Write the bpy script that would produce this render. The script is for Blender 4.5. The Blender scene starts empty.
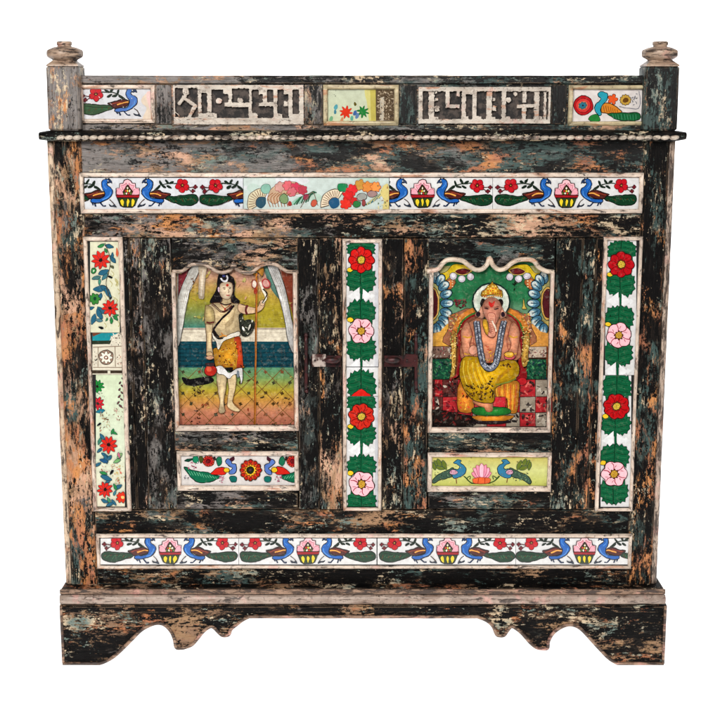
import bpy, bmesh, math, random
from mathutils import Vector, noise
random.seed(7)
S = bpy.context.scene
COL = S.collection
# ------------------------------------------------------------------ camera
FPX = 1343.0; TH = math.radians(10.7); D = 2.6
ct, st = math.cos(TH), math.sin(TH)
def _z(py, Y, zc=0.0):
    b = (360-py)/FPX
    dy = ct+b*st; dz = -st+b*ct
    t = (Y+D*ct)/dy
    return zc+D*st+t*dz
ZC = -_z(665.5, -0.03)
def P(px, py, Y=0.0):
    """point of the cabinet on the vertical plane y=Y measured from the photograph"""
    a = (px-360)/FPX; b = (360-py)/FPX
    dy = ct+b*st; dz = -st+b*ct
    t = (Y+D*ct)/dy
    return (t*a, Y, ZC+D*st+t*dz)
def RX(x0, x1, y0, y1, Y=0.0):
    ym = (y0+y1)/2
    return P(x0, ym, Y)[0], P(x1, ym, Y)[0], P(0, y1, Y)[2], P(0, y0, Y)[2]
cam = bpy.data.cameras.new('camera'); co = bpy.data.objects.new('camera', cam); COL.objects.link(co)
cam.lens = 36*FPX/720; cam.sensor_width = 36; cam.clip_end = 100; cam.clip_start = 0.05
co.location = (0, -D*ct, ZC+D*st); co.rotation_euler = (math.radians(90)-TH, 0, 0)
S.camera = co
# ------------------------------------------------------------------ materials
def lin(c):
    c = c/255.0
    return c/12.92 if c <= .04045 else ((c+.055)/1.055)**2.4
def rgb(c): return tuple(lin(v) for v in c)+(1.0,)
class NT:
    def __init__(s, name):
        s.m = bpy.data.materials.new(name); s.m.use_nodes = True
        s.t = s.m.node_tree; s.t.nodes.clear()
        s.out = s.t.nodes.new('ShaderNodeOutputMaterial')
        s.b = s.t.nodes.new('ShaderNodeBsdfPrincipled')
        s.L(s.b.outputs[0], s.out.inputs[0])
    def L(s, a, b): s.t.links.new(a, b)
    def put(s, sock, v):
        if isinstance(v, bpy.types.NodeSocket): s.L(v, sock)
        else: sock.default_value = v
    def n(s, typ, **kw):
        x = s.t.nodes.new(typ)
        for k, v in kw.items(): setattr(x, k, v)
        return x
    def coord(s, scale=(1, 1, 1), off=(0, 0, 0)):
        tc = s.n('ShaderNodeTexCoord'); mp = s.n('ShaderNodeMapping')
        s.L(tc.outputs['Object'], mp.inputs[0])
        mp.inputs['Scale'].default_value = scale; mp.inputs['Location'].default_value = off
        return mp.outputs[0]
    def noise(s, vec, scale, detail=6, rough=.6, dist=0.0):
        x = s.n('ShaderNodeTexNoise'); s.L(vec, x.inputs['Vector'])
        x.inputs['Scale'].default_value = scale; x.inputs['Detail'].default_value = detail
        x.inputs['Roughness'].default_value = rough; x.inputs['Distortion'].default_value = dist
        return x.outputs[0]
    def step(s, v, lo, hi, a=0.0, b=1.0):
        x = s.n('ShaderNodeMapRange'); x.clamp = True
        s.put(x.inputs[0], v); x.inputs[1].default_value = lo; x.inputs[2].default_value = hi
        x.inputs[3].default_value = a; x.inputs[4].default_value = b
        return x.outputs[0]
    def math(s, op, a, b=0.0):
        x = s.n('ShaderNodeMath', operation=op); s.put(x.inputs[0], a); s.put(x.inputs[1], b)
        return x.outputs[0]
    def mix(s, f, a, b, mode='MIX'):
        x = s.n('ShaderNodeMix', data_type='RGBA', blend_type=mode)
        s.put(x.inputs[0], f); s.put(x.inputs[6], a); s.put(x.inputs[7], b)
        return x.outputs[2]
    def bump(s, h, dist, strength=1.0, normal=None):
        x = s.n('ShaderNodeBump'); x.inputs['Distance'].default_value = dist
        x.inputs['Strength'].default_value = strength; s.put(x.inputs['Height'], h)
        if normal: s.L(normal, x.inputs['Normal'])
        return x.outputs[0]

def wood(name, grain='h', seed=0.0, black=.50, teal=.52, grey=.58, tan=.60, orange=.60, cream=.66,
         c_tan=(206, 160, 132), c_orange=(198, 134, 80), c_teal=(74, 96, 92), c_grey=(138, 130, 126),
         rough=.5, base=(40, 33, 28), gx=.05, spec=.10):  # gx: greyer left, darker right; partly sheen put into the paint colour
    """old wood under many broken coats of paint; every number is the noise level above which that coat is left"""
    m = NT(name)
    h_ = grain == 'h'
    big = (1, 1, 2.5) if h_ else (2.5, 1, 1)
    fine = (1, 1, 4.2) if h_ else (4.2, 1, 1)
    xfine = (1, 1, 16) if h_ else (16, 1, 1)
    o = (seed*3.1, seed*1.7, seed*2.3)
    B = m.coord(big, o); Fn = m.coord(fine, o); XF = m.coord(xfine, o); U = m.coord((1, 1, 1), o)
    sx = m.n('ShaderNodeSeparateXYZ'); m.L(m.coord(), sx.inputs[0]); X = sx.outputs[0]
    def nz(vec, sc, off, det=9, ro=.66, dist=.5):
        v = m.n('ShaderNodeVectorMath', operation='ADD'); m.L(vec, v.inputs[0]); v.inputs[1].default_value = (off, off*.7, off*1.3)
        return m.noise(v.outputs[0], sc, det, ro, dist)
    def comb(a, wa, b, wb):
        return m.math('ADD', m.math('MULTIPLY', m.math('SUBTRACT', a, .5), wa), m.math('MULTIPLY', m.math('SUBTRACT', b, .5), wb))
    rag = nz(Fn, 58, 3, 8, .8, .3)            # ragged little edges shared by all coats
    rag2 = nz(U, 150, 5, 5, .75, .2)
    grain_ = nz(XF, 30, 9, 6, .7)
    def coat(sc, off, thr, w, shift=None, r=.55, vec=None):
        v = comb(nz(vec or B, sc, off), 1.0, rag, r)
        v = m.math('ADD', v, m.math('MULTIPLY', m.math('SUBTRACT', rag2, .5), .22))
        if shift: v = m.math('ADD', v, m.math('MULTIPLY', X, shift))
        return m.step(v, thr-.5, thr-.5+w)
    under = m.mix(m.step(grain_, .40, .64), rgb((14, 11, 10)), rgb(base))
    col = under
    f1 = coat(9, 3, teal, .10, gx); col = m.mix(m.math('MULTIPLY', f1, .9), col, m.mix(m.step(grain_, .4, .65), rgb(c_teal), rgb(tuple(v*.62 for v in c_teal))))
    f2 = coat(11, 11, grey, .12, -gx*2.2); col = m.mix(m.math('MULTIPLY', f2, .85), col, m.mix(m.step(grain_, .4, .65), rgb(c_grey), rgb(tuple(v*.7 for v in c_grey))))  # grey grows toward the left, partly standing in for sheen
    hue = nz(B, 14, 29, 5, .6)
    f3 = coat(8, 23, tan, .05); col = m.mix(m.math('MULTIPLY', f3, .95), col, m.mix(m.step(hue, .42, .58), rgb(c_tan), rgb((150, 118, 88))))
    f4 = coat(9, 37, orange, .05); col = m.mix(f4, col, m.mix(m.step(hue, .40, .60), rgb(c_orange), rgb((172, 112, 84))))
    f5 = coat(13, 51, cream, .05, None, .8, Fn); col = m.mix(m.math('MULTIPLY', f5, .9), col, rgb((196, 174, 142)))
    # rubbed grain and dirt
    col = m.mix(m.step(grain_, .50, .70, 0, .62), col, m.mix(.72, col, rgb((58, 44, 36)), 'MULTIPLY'))
    col = m.mix(m.step(rag2, .52, .70, 0, .5), col, rgb((52, 42, 36)))
    # last coat: black, solid in places, flecked or gone in others
    zone = nz(B, 7, 71, 4, .6, .8); mid = nz(Fn, 19, 77, 8, .7, .8)
    blot = nz(Fn, 38, 131, 6, .7, 1.0)
    v = m.math('ADD', comb(zone, .95, mid, .75), m.math('ADD', m.math('MULTIPLY', m.math('SUBTRACT', rag, .5), .85), m.math('ADD', m.math('MULTIPLY', m.math('SUBTRACT', blot, .5), .75), m.math('MULTIPLY', m.math('SUBTRACT', rag2, .5), .7))))
    v = m.math('ADD', v, m.math('MULTIPLY', X, gx))
    k = m.step(v, black-.5, black-.5+.022)
    col = m.mix(k, col, m.mix(m.step(grain_, .52, .68), rgb((5, 4, 4)), rgb((24, 20, 19))))
    fl = m.step(m.math('ADD', comb(nz(Fn, 44, 151, 6, .75, .6), .8, nz(B, 8, 161, 3), .8), m.math('MULTIPLY', m.math('SUBTRACT', rag2, .5), .5)), .125, .14)
    col = m.mix(m.math('MULTIPLY', fl, .85), col, m.mix(m.step(hue, .44, .56), rgb((212, 188, 156)), rgb((116, 130, 122))))
    # thin pale scratches
    s1 = m.step(nz(XF, 24, 101, 8, .7), .665, .685)
    col = m.mix(m.math('MULTIPLY', s1, .7), col, rgb((196, 174, 148)))
    bv = m.n('ShaderNodeBevel'); bv.samples = 2; bv.inputs['Radius'].default_value = .0022
    g = m.n('ShaderNodeNewGeometry'); dp = m.n('ShaderNodeVectorMath', operation='DOT_PRODUCT')
    m.L(bv.outputs[0], dp.inputs[0]); m.L(g.outputs['Normal'], dp.inputs[1])
    e = m.math('MULTIPLY', m.step(dp.outputs['Value'], .97, .86), m.step(mid, .48, .54))
    col = m.mix(m.math('MULTIPLY', e, .7), col, rgb((160, 134, 110)))
    m.L(col, m.b.inputs['Base Color'])
    h = m.math('ADD', m.math('MULTIPLY', k, -.5), m.math('MULTIPLY', f3, .4))
    h = m.math('ADD', h, m.math('MULTIPLY', f4, .35)); h = m.math('ADD', h, m.math('MULTIPLY', grain_, -1.0))
    h = m.math('ADD', h, m.math('MULTIPLY', rag2, .5))
    m.L(m.bump(h, .0010, .8), m.b.inputs['Normal'])
    m.L(m.step(mid, .3, .7, rough-.12, rough+.2), m.b.inputs['Roughness'])
    m.b.inputs['Specular IOR Level'].default_value = spec
    return m.m

def trim(name, grain='h', base=(224, 204, 186), seed=0.0, wear=.565, rough=.3, stain=(176, 112, 72)):
    m = NT(name)
    F = m.coord((1, 1, 5) if grain == 'h' else (5, 1, 1), (seed, seed*2, seed)); U = m.coord((1, 1, 1), (seed, 0, seed))
    col = m.mix(m.step(m.noise(F, 16, 6, .6), .40, .62), rgb(base), rgb(tuple(v*.86 for v in base)))
    col = m.mix(m.math('MULTIPLY', m.step(m.noise(F, 11, 8, .7, .5), .56, .62), .75), col, rgb(stain))
    col = m.mix(m.math('MULTIPLY', m.step(m.noise(U, 20, 8, .7), .56, .64), .45), col, rgb((214, 150, 140)))
    k = m.step(m.noise(F, 24, 10, .78, .6), wear, wear+.03)
    col = m.mix(m.math('MULTIPLY', k, .9), col, rgb((40, 28, 24)))
    col = m.mix(m.step(m.noise(U, 34, 7, .75), .46, .66, 0, .6), col, m.mix(.8, col, rgb((150, 118, 96)), 'MULTIPLY'))
    k2 = m.step(m.noise(U, 120, 4, .7), .58, .63)
    col = m.mix(m.math('MULTIPLY', k2, .6), col, rgb((70, 52, 42)))
    m.L(col, m.b.inputs['Base Color'])
    h = m.math('ADD', m.math('MULTIPLY', k, -.8), m.noise(F, 40, 6, .7))
    m.L(m.bump(h, .0008, .8), m.b.inputs['Normal'])
    m.b.inputs['Roughness'].default_value = rough
    m.b.inputs['Specular IOR Level'].default_value = .5
    return m.m

def pigment(name, rough=.2, mott=.25, chips=.70, scratch=.0):
    """painted glass / glaze: each shape's own pigment comes from the mesh, mottling and chips are procedural"""
    m = NT(name)
    at = m.n('ShaderNodeAttribute'); at.attribute_name = 'pigment'
    U = m.coord(); c = at.outputs['Color']
    n = m.noise(U, 95, 6, .7)
    col = m.mix(m.step(n, .38, .66, 0, mott), c, m.mix(1.0, c, rgb((120, 104, 92)), 'MULTIPLY'))
    if scratch:
        sc_ = m.step(m.noise(m.coord((5, 1, .6), (3, 3, 3)), 60, 6, .75, .4), .60, .63, 0, scratch)
        col = m.mix(sc_, col, m.mix(.6, col, rgb((60, 44, 34))))
        pr = m.step(m.noise(m.coord((1, 1, 6), (8, 3, 3)), 90, 6, .75, .4), .50, .66, 0, scratch)
        col = m.mix(pr, col, m.mix(1.0, col, rgb((176, 160, 140)), 'MULTIPLY'))
    hi = m.step(m.noise(m.coord((1, 1, 1), (4, 5, 6)), 140, 4, .7), .55, .68, 0, mott*.5)
    col = m.mix(hi, col, m.mix(.35, col, rgb((235, 225, 205))))
    ch = m.step(m.noise(m.coord((1, 1, 1), (9, 1, 2)), 70, 8, .75), chips, chips+.02)
    col = m.mix(m.math('MULTIPLY', ch, .85), col, rgb((60, 42, 34)))
    ch2 = m.step(m.noise(m.coord((1, 1, 1), (2, 7, 2)), 48, 8, .8), chips-.01, chips+.01)
    col = m.mix(m.math('MULTIPLY', ch2, .7), col, rgb((214, 200, 180)))
    m.L(col, m.b.inputs['Base Color'])
    m.b.inputs['Roughness'].default_value = rough
    m.L(m.bump(m.noise(U, 28, 3, .5), .0006, .35), m.b.inputs['Normal'])
    m.b.inputs['Specular IOR Level'].default_value = .4
    return m.m

def plain(name, c, rough=.5, metal=0, c2=None, sc=60):
    m = NT(name)
    if c2: m.L(m.mix(m.step(m.noise(m.coord(), sc, 7, .7), .46, .58), rgb(c), rgb(c2)), m.b.inputs['Base Color'])
    else: m.b.inputs['Base Color'].default_value = rgb(c)
    m.b.inputs['Roughness'].default_value = rough; m.b.inputs['Metallic'].default_value = metal
    m.L(m.bump(m.noise(m.coord(), 90, 6, .7), .0008, .7), m.b.inputs['Normal'])
    return m.m

M = {}
M['corner_l'] = wood('broken_paint_corner_left', 'v', 1, black=.53, teal=.50, grey=.60, tan=.48, orange=.50, cream=.66)
M['corner_r'] = wood('broken_paint_corner_right', 'v', 2.4, black=.47, teal=.50, grey=.66, tan=.60, orange=.50, cream=.66)
M['stile_l'] = wood('broken_paint_stile_left', 'v', 3, black=.44, teal=.50, grey=.50, tan=.56, orange=.57, cream=.68)
M['door_l'] = wood('broken_paint_door_left', 'v', 4, black=.45, teal=.47, grey=.50, tan=.57, orange=.64, cream=.68, c_teal=(70, 80, 78), c_grey=(126, 120, 116))
M['door_r'] = wood('broken_paint_door_right', 'v', 5, black=.50, teal=.45, grey=.62, tan=.60, orange=.55, cream=.68)
M['mid'] = wood('broken_paint_middle', 'v', 6, black=.45, teal=.50, grey=.52, tan=.50, orange=.54, cream=.57)
M['rail_top'] = wood('broken_paint_top_rail', 'h', 7, black=.55, teal=.42, grey=.475, tan=.54, orange=.53, cream=.70, gx=.12, spec=.3)  # left end greyed, sheen partly painted in
M['rail_mid'] = wood('broken_paint_middle_rail', 'h', 8, black=.49, teal=.48, grey=.52, tan=.48, orange=.58, cream=.62, gx=.12)
M['rail_low'] = wood('broken_paint_bottom_rail', 'h', 9, black=.46, teal=.47, grey=.60, tan=.53, orange=.57, cream=.64, c_tan=(164, 128, 98))
M['door_h'] = wood('broken_paint_door_rail', 'h', 10, black=.49, teal=.47, grey=.50, tan=.55, orange=.61, cream=.60)
M['gallery'] = wood('broken_paint_gallery', 'h', 11, black=.52, teal=.48, grey=.44, tan=.54, orange=.62, cream=.68, gx=.16, spec=.3)  # grey paint at left also carries painted sheen
M['post'] = wood('broken_paint_post', 'v', 12, black=.52, teal=.46, grey=.48, tan=.57, orange=.60, cream=.70, gx=.16, spec=.3)
M['plinth'] = wood('broken_paint_plinth', 'h', 13, black=.43, teal=.56, grey=.60, tan=.47, orange=.53, cream=.64, c_tan=(136, 106, 84), c_orange=(164, 106, 68), c_teal=(52, 56, 52))
M['dark'] = wood('dark_stained_wood', 'h', 14, black=.40, teal=.58, grey=.60, tan=.60, orange=.68, cream=.72)
M['trim_h'] = trim('worn_cream_bead_lengthwise', 'h', seed=1)
M['trim_v'] = trim('worn_cream_bead_upright', 'v', seed=2)
M['corner_edge'] = trim('chipped_corner_edge_left', 'v', (214, 188, 160), 14, .535, .4, (150, 92, 56))
M['corner_edge_r'] = trim('chipped_corner_edge_right', 'v', (190, 168, 150), 15, .50, .4, (120, 70, 44))
M['trim_y'] = trim('yellowed_cream_bead', 'h', (200, 184, 146), 3, .62)
M['carve'] = trim('chalky_carving', 'h', (206, 194, 180), 4, .60, .6)
M['bar'] = trim('rubbed_plinth_bead', 'h', (168, 148, 134), 5, .56, .42, (112, 86, 70))
M['rope'] = trim('rubbed_rope_bead', 'h', (206, 190, 172), 9, .525, .4, (110, 84, 68))
M['edge'] = trim('rubbed_cut_edge', 'h', (150, 120, 98), 6, .50, .5, (90, 62, 46))
M['finial'] = trim('rubbed_finial', 'h', (178, 152, 130), 7, .53, .42, (120, 90, 76))
M['arch'] = trim('rubbed_arch_bead', 'h', (186, 162, 142), 8, .52, .3)
M['arch_r'] = trim('pale_arch_bead', 'h', (220, 200, 178), 11, .58, .3)
M['tile'] = pigment('glazed_tile', .16, .22, .735)
M['glass'] = pigment('painted_glass_picture', .22, .50, .69, .55)
M['recess'] = plain('dark_recess', (24, 20, 19), .8, c2=(72, 62, 56), sc=70)
M['iron'] = plain('rusty_iron', (66, 24, 24), .45, .3, (28, 18, 18), 90)
M['plate'] = plain('scratched_metal_plate', (190, 174, 164), .35, .2, (70, 40, 36), 75)
M['black'] = plain('gap_shade_and_grime', (10, 8, 8), .8)  # black for crevice grime and for shade painted into the tile gaps
# ------------------------------------------------------------------ objects
def link(name, me, mat, parent=None):
    o = bpy.data.objects.new(name, me); COL.objects.link(o)
    for m in (mat if isinstance(mat, (list, tuple)) else [mat]): me.materials.append(m)
    if parent: o.parent = parent
    return o
ROOT = bpy.data.objects.new('painted_cabinet', None); COL.objects.link(ROOT)
ROOT['label'] = 'old two-door wooden cabinet with chipped multicoloured paint, painted tiles and scalloped feet, on white'
ROOT['category'] = 'cabinet'
def jit(v, amp=.0006, f=22.0):
    p = Vector(v); n = noise.noise_vector(p*f)+noise.noise_vector(p*f*3)*.4
    return (p.x+n.x*amp, p.y+n.y*amp*.5, p.z+n.z*amp)
class MB:
    def __init__(s): s.v = []; s.f = []; s.mi = []; s.sm = []
    def add(s, vs, fs, mi=0, smooth=False):
        b = len(s.v); s.v += vs
        for f in fs: s.f.append([i+b for i in f]); s.mi.append(mi); s.sm.append(smooth)
    def box(s, x0, x1, z0, z1, y0, y1, mi=0, seg=.02, amp=.0006, bev=.0013):
        """board with eased arrises, subdivided along its length and slightly uneven"""
        b = min(bev, (x1-x0)*.2, (z1-z0)*.2, abs(y1-y0)*.3)
        along_x = (x1-x0) >= (z1-z0)
        L = (x1-x0) if along_x else (z1-z0)
        n = max(1, int(L/seg))
        if along_x: c0, c1, w0, w1 = x0, x1, z0, z1
        else: c0, c1, w0, w1 = z0, z1, x0, x1
        def ring(c, ins):
            r = [(w0+b+ins, y0+ins), (w1-b-ins, y0+ins), (w1-ins, y0+b+ins), (w1-ins, y1-ins), (w0+ins, y1-ins), (w0+ins, y0+b+ins)]
            return [jit((c, y, w) if along_x else (w, y, c), amp) for w, y in r]
        cs = [(c0, b)]+[(c0+b+(c1-c0-2*b)*i/n, 0) for i in range(n+1)]+[(c1, b)]
        vs = []
        for c, i in cs: vs += ring(c, i)
        fs = []
        for k in range(len(cs)-1):
            for j in range(6):
                a = k*6+j; d = k*6+(j+1) % 6
                fs.append([a, d, d+6, a+6])
        e = (len(cs)-1)*6
        fs.append([5, 4, 3, 2, 1, 0]); fs.append([e+j for j in range(6)])
        s.add(vs, fs, mi)
    def R(s, x0, x1, y0, y1, Y=0.0, t=.02, mi=0, g=.0004, **k):
        a, b, c, d = RX(x0, x1, y0, y1, Y); s.box(a+g, b-g, c+g, d-g, Y, Y+t, mi, **k)
    def tube(s, pts, r, mi=0, n=8, flat=1.0, cap=True):
        pts = [Vector(p) for p in pts]; vs = []; fs = []
        for i, p in enumerate(pts):
            d = (pts[min(i+1, len(pts)-1)]-pts[max(i-1, 0)]).normalized()
            u = Vector((0, -1, 0))
            if abs(d.dot(u)) > .9: u = Vector((0, 0, 1))
            w = d.cross(u).normalized(); u = w.cross(d).normalized()
            rr = r[i] if isinstance(r, (list, tuple)) else r
            for k in range(n):
                a = 2*math.pi*k/n
                vs.append(jit(p+w*math.cos(a)*rr+u*math.sin(a)*rr*flat, .0004))
        for i in range(len(pts)-1):
            for k in range(n):
                a = i*n+k; b = i*n+(k+1) % n
                fs.append([a, b, b+n, a+n])
        if cap: fs += [[k for k in range(n)][::-1], [(len(pts)-1)*n+k for k in range(n)]]
        s.add(vs, fs, mi, True)
    def lathe(s, prof, x, y, mi=0, n=28):
        vs = []; fs = []
        for r, z in prof:
            for k in range(n):
                a = 2*math.pi*k/n; vs.append(jit((x+r*math.cos(a), y+r*math.sin(a), z), .0006))
        for i in range(len(prof)-1):
            for k in range(n):
                a = i*n+k; b = i*n+(k+1) % n
                fs.append([a, b, b+n, a+n])
        fs += [[k for k in range(n)][::-1], [(len(prof)-1)*n+k for k in range(n)]]
        s.add(vs, fs, mi, True)
    def prism(s, poly, y0, y1, mi=0):
        n = len(poly); vs = [(x, y0, z) for x, z in poly]+[(x, y1, z) for x, z in poly]
        fs = [list(range(n)), list(range(n, 2*n))[::-1]]+[[i, (i+1) % n+0, (i+1) % n+n, i+n] for i in range(n)]
        s.add(vs, fs, mi)
    def build(s, name, mat, parent=None):
        me = bpy.data.meshes.new(name); me.from_pydata(s.v, [], s.f)
        for p, mi, sm in zip(me.polygons, s.mi, s.sm): p.material_index = mi; p.use_smooth = sm
        bm = bmesh.new(); bm.from_mesh(me); bmesh.ops.recalc_face_normals(bm, faces=bm.faces); bm.to_mesh(me); bm.free()
        return link(name, me, mat, parent or ROOT)
def frame(x0, x1, y0, y1, w, Y=0.0, h=.008, parent=None, mats=('trim_h', 'trim_v'), name='tile_frame', sides='tblr', wb=None):
    """mitred half round bead round a rectangle (outer edges given)"""
    w *= .9; X0, X1, Z0, Z1 = RX(x0+.3, x1-.3, y0+.3, y1-.3, Y); mb = MB(); sc = D/FPX
    W = w*sc; WB = (wb or w)*sc
    prof = [(-.14, .02), (-.02, .03), (.03, .5), (.16, .78), (.22, .70), (.34, .94), (.58, 1), (.8, .84), (.95, .45), (1, 0)]
    def run(a, b, inw, wa, wb_, wd, mi):
        a = Vector(a); b = Vector(b); L = (b-a).length; n = max(2, int(L/.012)); d = (b-a)/L; vs = []; fs = []
        for i in range(n+1):
            for (q, hh) in prof:
                t = i/n*L
                # mitre
                lo = q*wa; hi = L-q*wb_
                t = lo+(hi-lo)*i/n
                p = a+d*t+Vector(inw)*q*wd
                vs.append(jit((p.x, Y-hh*h, p.z), .0007, 35))
        m_ = len(prof); gr = []
        for i in range(n):
            for k in range(m_-1):
                (gr if k == 0 or k == m_-2 else fs).append([i*m_+k, i*m_+k+1, (i+1)*m_+k+1, (i+1)*m_+k])
        fs += [list(range(m_)), [n*m_+k for k in range(m_)]]
        b0 = len(mb.v); mb.add(vs, fs, mi, True)
        for f in gr: mb.f.append([q+b0 for q in f]); mb.mi.append(2); mb.sm.append(False)
    if 't' in sides: run((X0, 0, Z1), (X1, 0, Z1), (0, 0, -1), W, W, W, 0)
    if 'b' in sides: run((X0, 0, Z0), (X1, 0, Z0), (0, 0, 1), W, W, WB, 0)
    if 'l' in sides: run((X0, 0, Z0), (X0, 0, Z1), (1, 0, 0), WB, W if 't' in sides else 0, W, 1)
    if 'r' in sides: run((X1, 0, Z0), (X1, 0, Z1), (-1, 0, 0), WB, W if 't' in sides else 0, W, 1)
    if 't' in sides: mb.add([(X0+W*.6, Y-.0016, Z0+W*.6), (X1-W*.6, Y-.0016, Z0+W*.6), (X1-W*.6, Y-.0016, Z1-W*.6), (X0+W*.6, Y-.0016, Z1-W*.6)], [[0, 1, 2, 3]], 2)  # black sheet behind the tile, shade of the gap put into colour
    return mb.build(name, [M[mats[0]], M[mats[1]], M['black']], parent)
# ------------------------------------------------------------------ painting
def smooth(pts, closed=True, n=4):
    out = []; N = len(pts); rng = range(N) if closed else range(N-1)
    for i in rng:
        if closed: p0, p1, p2, p3 = pts[i-1], pts[i], pts[(i+1) % N], pts[(i+2) % N]
        else: p0, p1, p2, p3 = pts[max(i-1, 0)], pts[i], pts[i+1], pts[min(i+2, N-1)]
        for k in range(n):
            t = k/n
            out.append(tuple(.5*((2*p1[j])+(-p0[j]+p2[j])*t+(2*p0[j]-5*p1[j]+4*p2[j]-p3[j])*t*t+(-p0[j]+3*p1[j]-3*p2[j]+p3[j])*t**3) for j in (0, 1)))
    if not closed: out.append(tuple(pts[-1]))
    return out
def clip(poly, r):
    x0, x1, y0, y1 = r
    for ax, lim, sg in ((0, x0, 1), (0, x1, -1), (1, y0, 1), (1, y1, -1)):
        out = []
        for i in range(len(poly)):
            a, b = poly[i-1], poly[i]; ia = (a[ax]-lim)*sg >= 0; ib = (b[ax]-lim)*sg >= 0
            if ia != ib:
                t = (lim-a[ax])/(b[ax]-a[ax]); out.append((a[0]+(b[0]-a[0])*t, a[1]+(b[1]-a[1])*t))
            if ib: out.append(b)
        poly = out
        if len(poly) < 3: return []
    return poly
class Canvas:
    EPS = .000007
    def __init__(s, x0, x1, y0, y1, Y, base=(210, 209, 208), grad=None, t=.004):
        s.rect = (x0, x1, y0, y1); s.Y = Y; s.k = 1; s.v = []; s.f = []; s.c = []
        s.wob = .75; s.seed = x0*.37+y0*.11; s.lw = .60; s.dk = .80; s.lt = 1.10; s.soft = False
        s.T = lambda u, v: (u, v)
        c4 = [P(x0, y1, Y), P(x1, y1, Y), P(x1, y0, Y), P(x0, y0, Y)]
        b4 = [(p[0], Y+t, p[2]) for p in c4]
        side = [[0, 1, 5, 4], [1, 2, 6, 5], [2, 3, 7, 6], [3, 0, 4, 7], [7, 6, 5, 4]]
        s.v = c4+b4; s.f = side[:]; s.c = [[base]*4 for _ in side]
        if not grad: s.f.append([0, 1, 2, 3]); s.c.append([base]*4)
        else: s.grad(x0, x1, grad, s.k)
    def grad(s, x0, x1, g, k=None):
        if s.rect[3]-s.rect[2] > 160: g = [(y, tuple(v*.84+w_*.16 for v, w_ in zip(c, (150, 130, 84)))) for y, c in g]
        Y = s.Y-(s.k*s.EPS if s.k > 1 else 0); s.k += 1
        for (ya, ca), (yb, cb) in zip(g[:-1], g[1:]):
            b = len(s.v); s.v += [P(x0, yb, Y), P(x1, yb, Y), P(x1, ya, Y), P(x0, ya, Y)]
            s.f.append([b, b+1, b+2, b+3]); s.c.append([cb, cb, ca, ca])
    def at(s, cx, cy, sc=1.0, dx=1, rot=0, sy=1):
        c, q = math.cos(rot), math.sin(rot)
        s.T = lambda u, v: (cx+dx*sc*(u*c-v*q), cy+sc*sy*(u*q+v*c))
    def px(s): s.T = lambda u, v: (u, v)
    def zm(s, ox, oy, k): s.T = lambda u, v: (u/k+ox, v/k+oy)
    def raw(s, pts, col):
        if s.wob:
            o = []
            for a in pts:
                n = noise.noise_vector(Vector((a[0]*.16, a[1]*.16, s.seed))); n2 = noise.noise_vector(Vector((a[0]*.5, a[1]*.5, s.seed+9)))
                o.append((a[0]+n.x*s.wob+n2.x*s.wob*.5, a[1]+n.y*s.wob+n2.y*s.wob*.5))
            pts = o
        p = clip(pts, s.rect)
        if len(p) < 3: return
        q = []
        for a in p:
            if not q or abs(a[0]-q[-1][0])+abs(a[1]-q[-1][1]) > 1e-3: q.append(a)
        if len(q) < 3: return
        Y = s.Y-s.k*s.EPS; s.k += 1; b = len(s.v)
        s.v += [P(a[0], a[1], Y) for a in q]; s.f.append(list(range(b, b+len(q)))); s.c.append([col]*len(q))
    def poly(s, pts, col, out=0, sm=True, oc=(18, 14, 14), wob=0.0):
        pts = [(a+random.uniform(-wob, wob), b+random.uniform(-wob, wob)) for a, b in pts]
        q = smooth(pts) if sm else pts
        q = [s.T(*a) for a in q]; s.fill(q, col)
        if out: s._ribbon(q+[q[0]], out, oc)
    def fill(s, q, col):
        A = sum(q[i-1][0]*q[i][1]-q[i][0]*q[i-1][1] for i in range(len(q)))/2
        if s.soft and abs(A) > 45 and len(q) > 8:
            h = sorted(q); H = []
            for part in (h, h[::-1]):
                st_ = len(H)
                for p in part:
                    while len(H)-st_ >= 2 and (H[-1][0]-H[-2][0])*(p[1]-H[-2][1])-(H[-1][1]-H[-2][1])*(p[0]-H[-2][0]) <= 0: H.pop()
                    H.append(p)
                H.pop()
            HA = sum(H[i-1][0]*H[i][1]-H[i][0]*H[i-1][1] for i in range(len(H)))/2
            if HA and abs(A/HA) > .80:
                cx = sum(p[0] for p in q)/len(q); cy = sum(p[1] for p in q)/len(q); n = 5 if abs(A) > 60 else 3
                for k in range(n):
                    t = k/(n-1); m_ = s.dk+(s.lt-s.dk)*t; f = 1-.72*t
                    s.raw([(cx-.06*t*0+(p[0]-cx)*f, cy+(p[1]-cy)*f) for p in q], tuple(min(250, v*m_) for v in col))
                return
        s.raw(q, col)
    def ell(s, x, y, rx, ry=None, col=(0, 0, 0), out=0, oc=(18, 14, 14), rot=0):
        ry = ry or rx; c, q = math.cos(rot), math.sin(rot); so = s.soft; s.soft = False
        s.poly([(x+rx*math.cos(a)*c-ry*math.sin(a)*q, y+rx*math.cos(a)*q+ry*math.sin(a)*c) for a in [2*math.pi*i/18 for i in range(18)]], col, out, False, oc)
        s.soft = so
    def line(s, pts, w, col, sm=True):
        q = smooth(pts, False) if sm else pts
        s._ribbon([s.T(*a) for a in q], w, col)
    def _ribbon(s, q, w, col):
        L = []; R = []; w = w*s.lw
        for i, p in enumerate(q):
            a = q[max(i-1, 0)]; b = q[min(i+1, len(q)-1)]
            dx, dy = b[0]-a[0], b[1]-a[1]; l = math.hypot(dx, dy) or 1
            L.append((p[0]-dy/l*w, p[1]+dx/l*w)); R.append((p[0]+dy/l*w, p[1]-dx/l*w))
        k0 = s.k
        for i in range(len(q)-1):
            s.k = k0+(i % 2); s.raw([L[i], L[i+1], R[i+1], R[i]], col)
        s.k = k0+2
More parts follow.
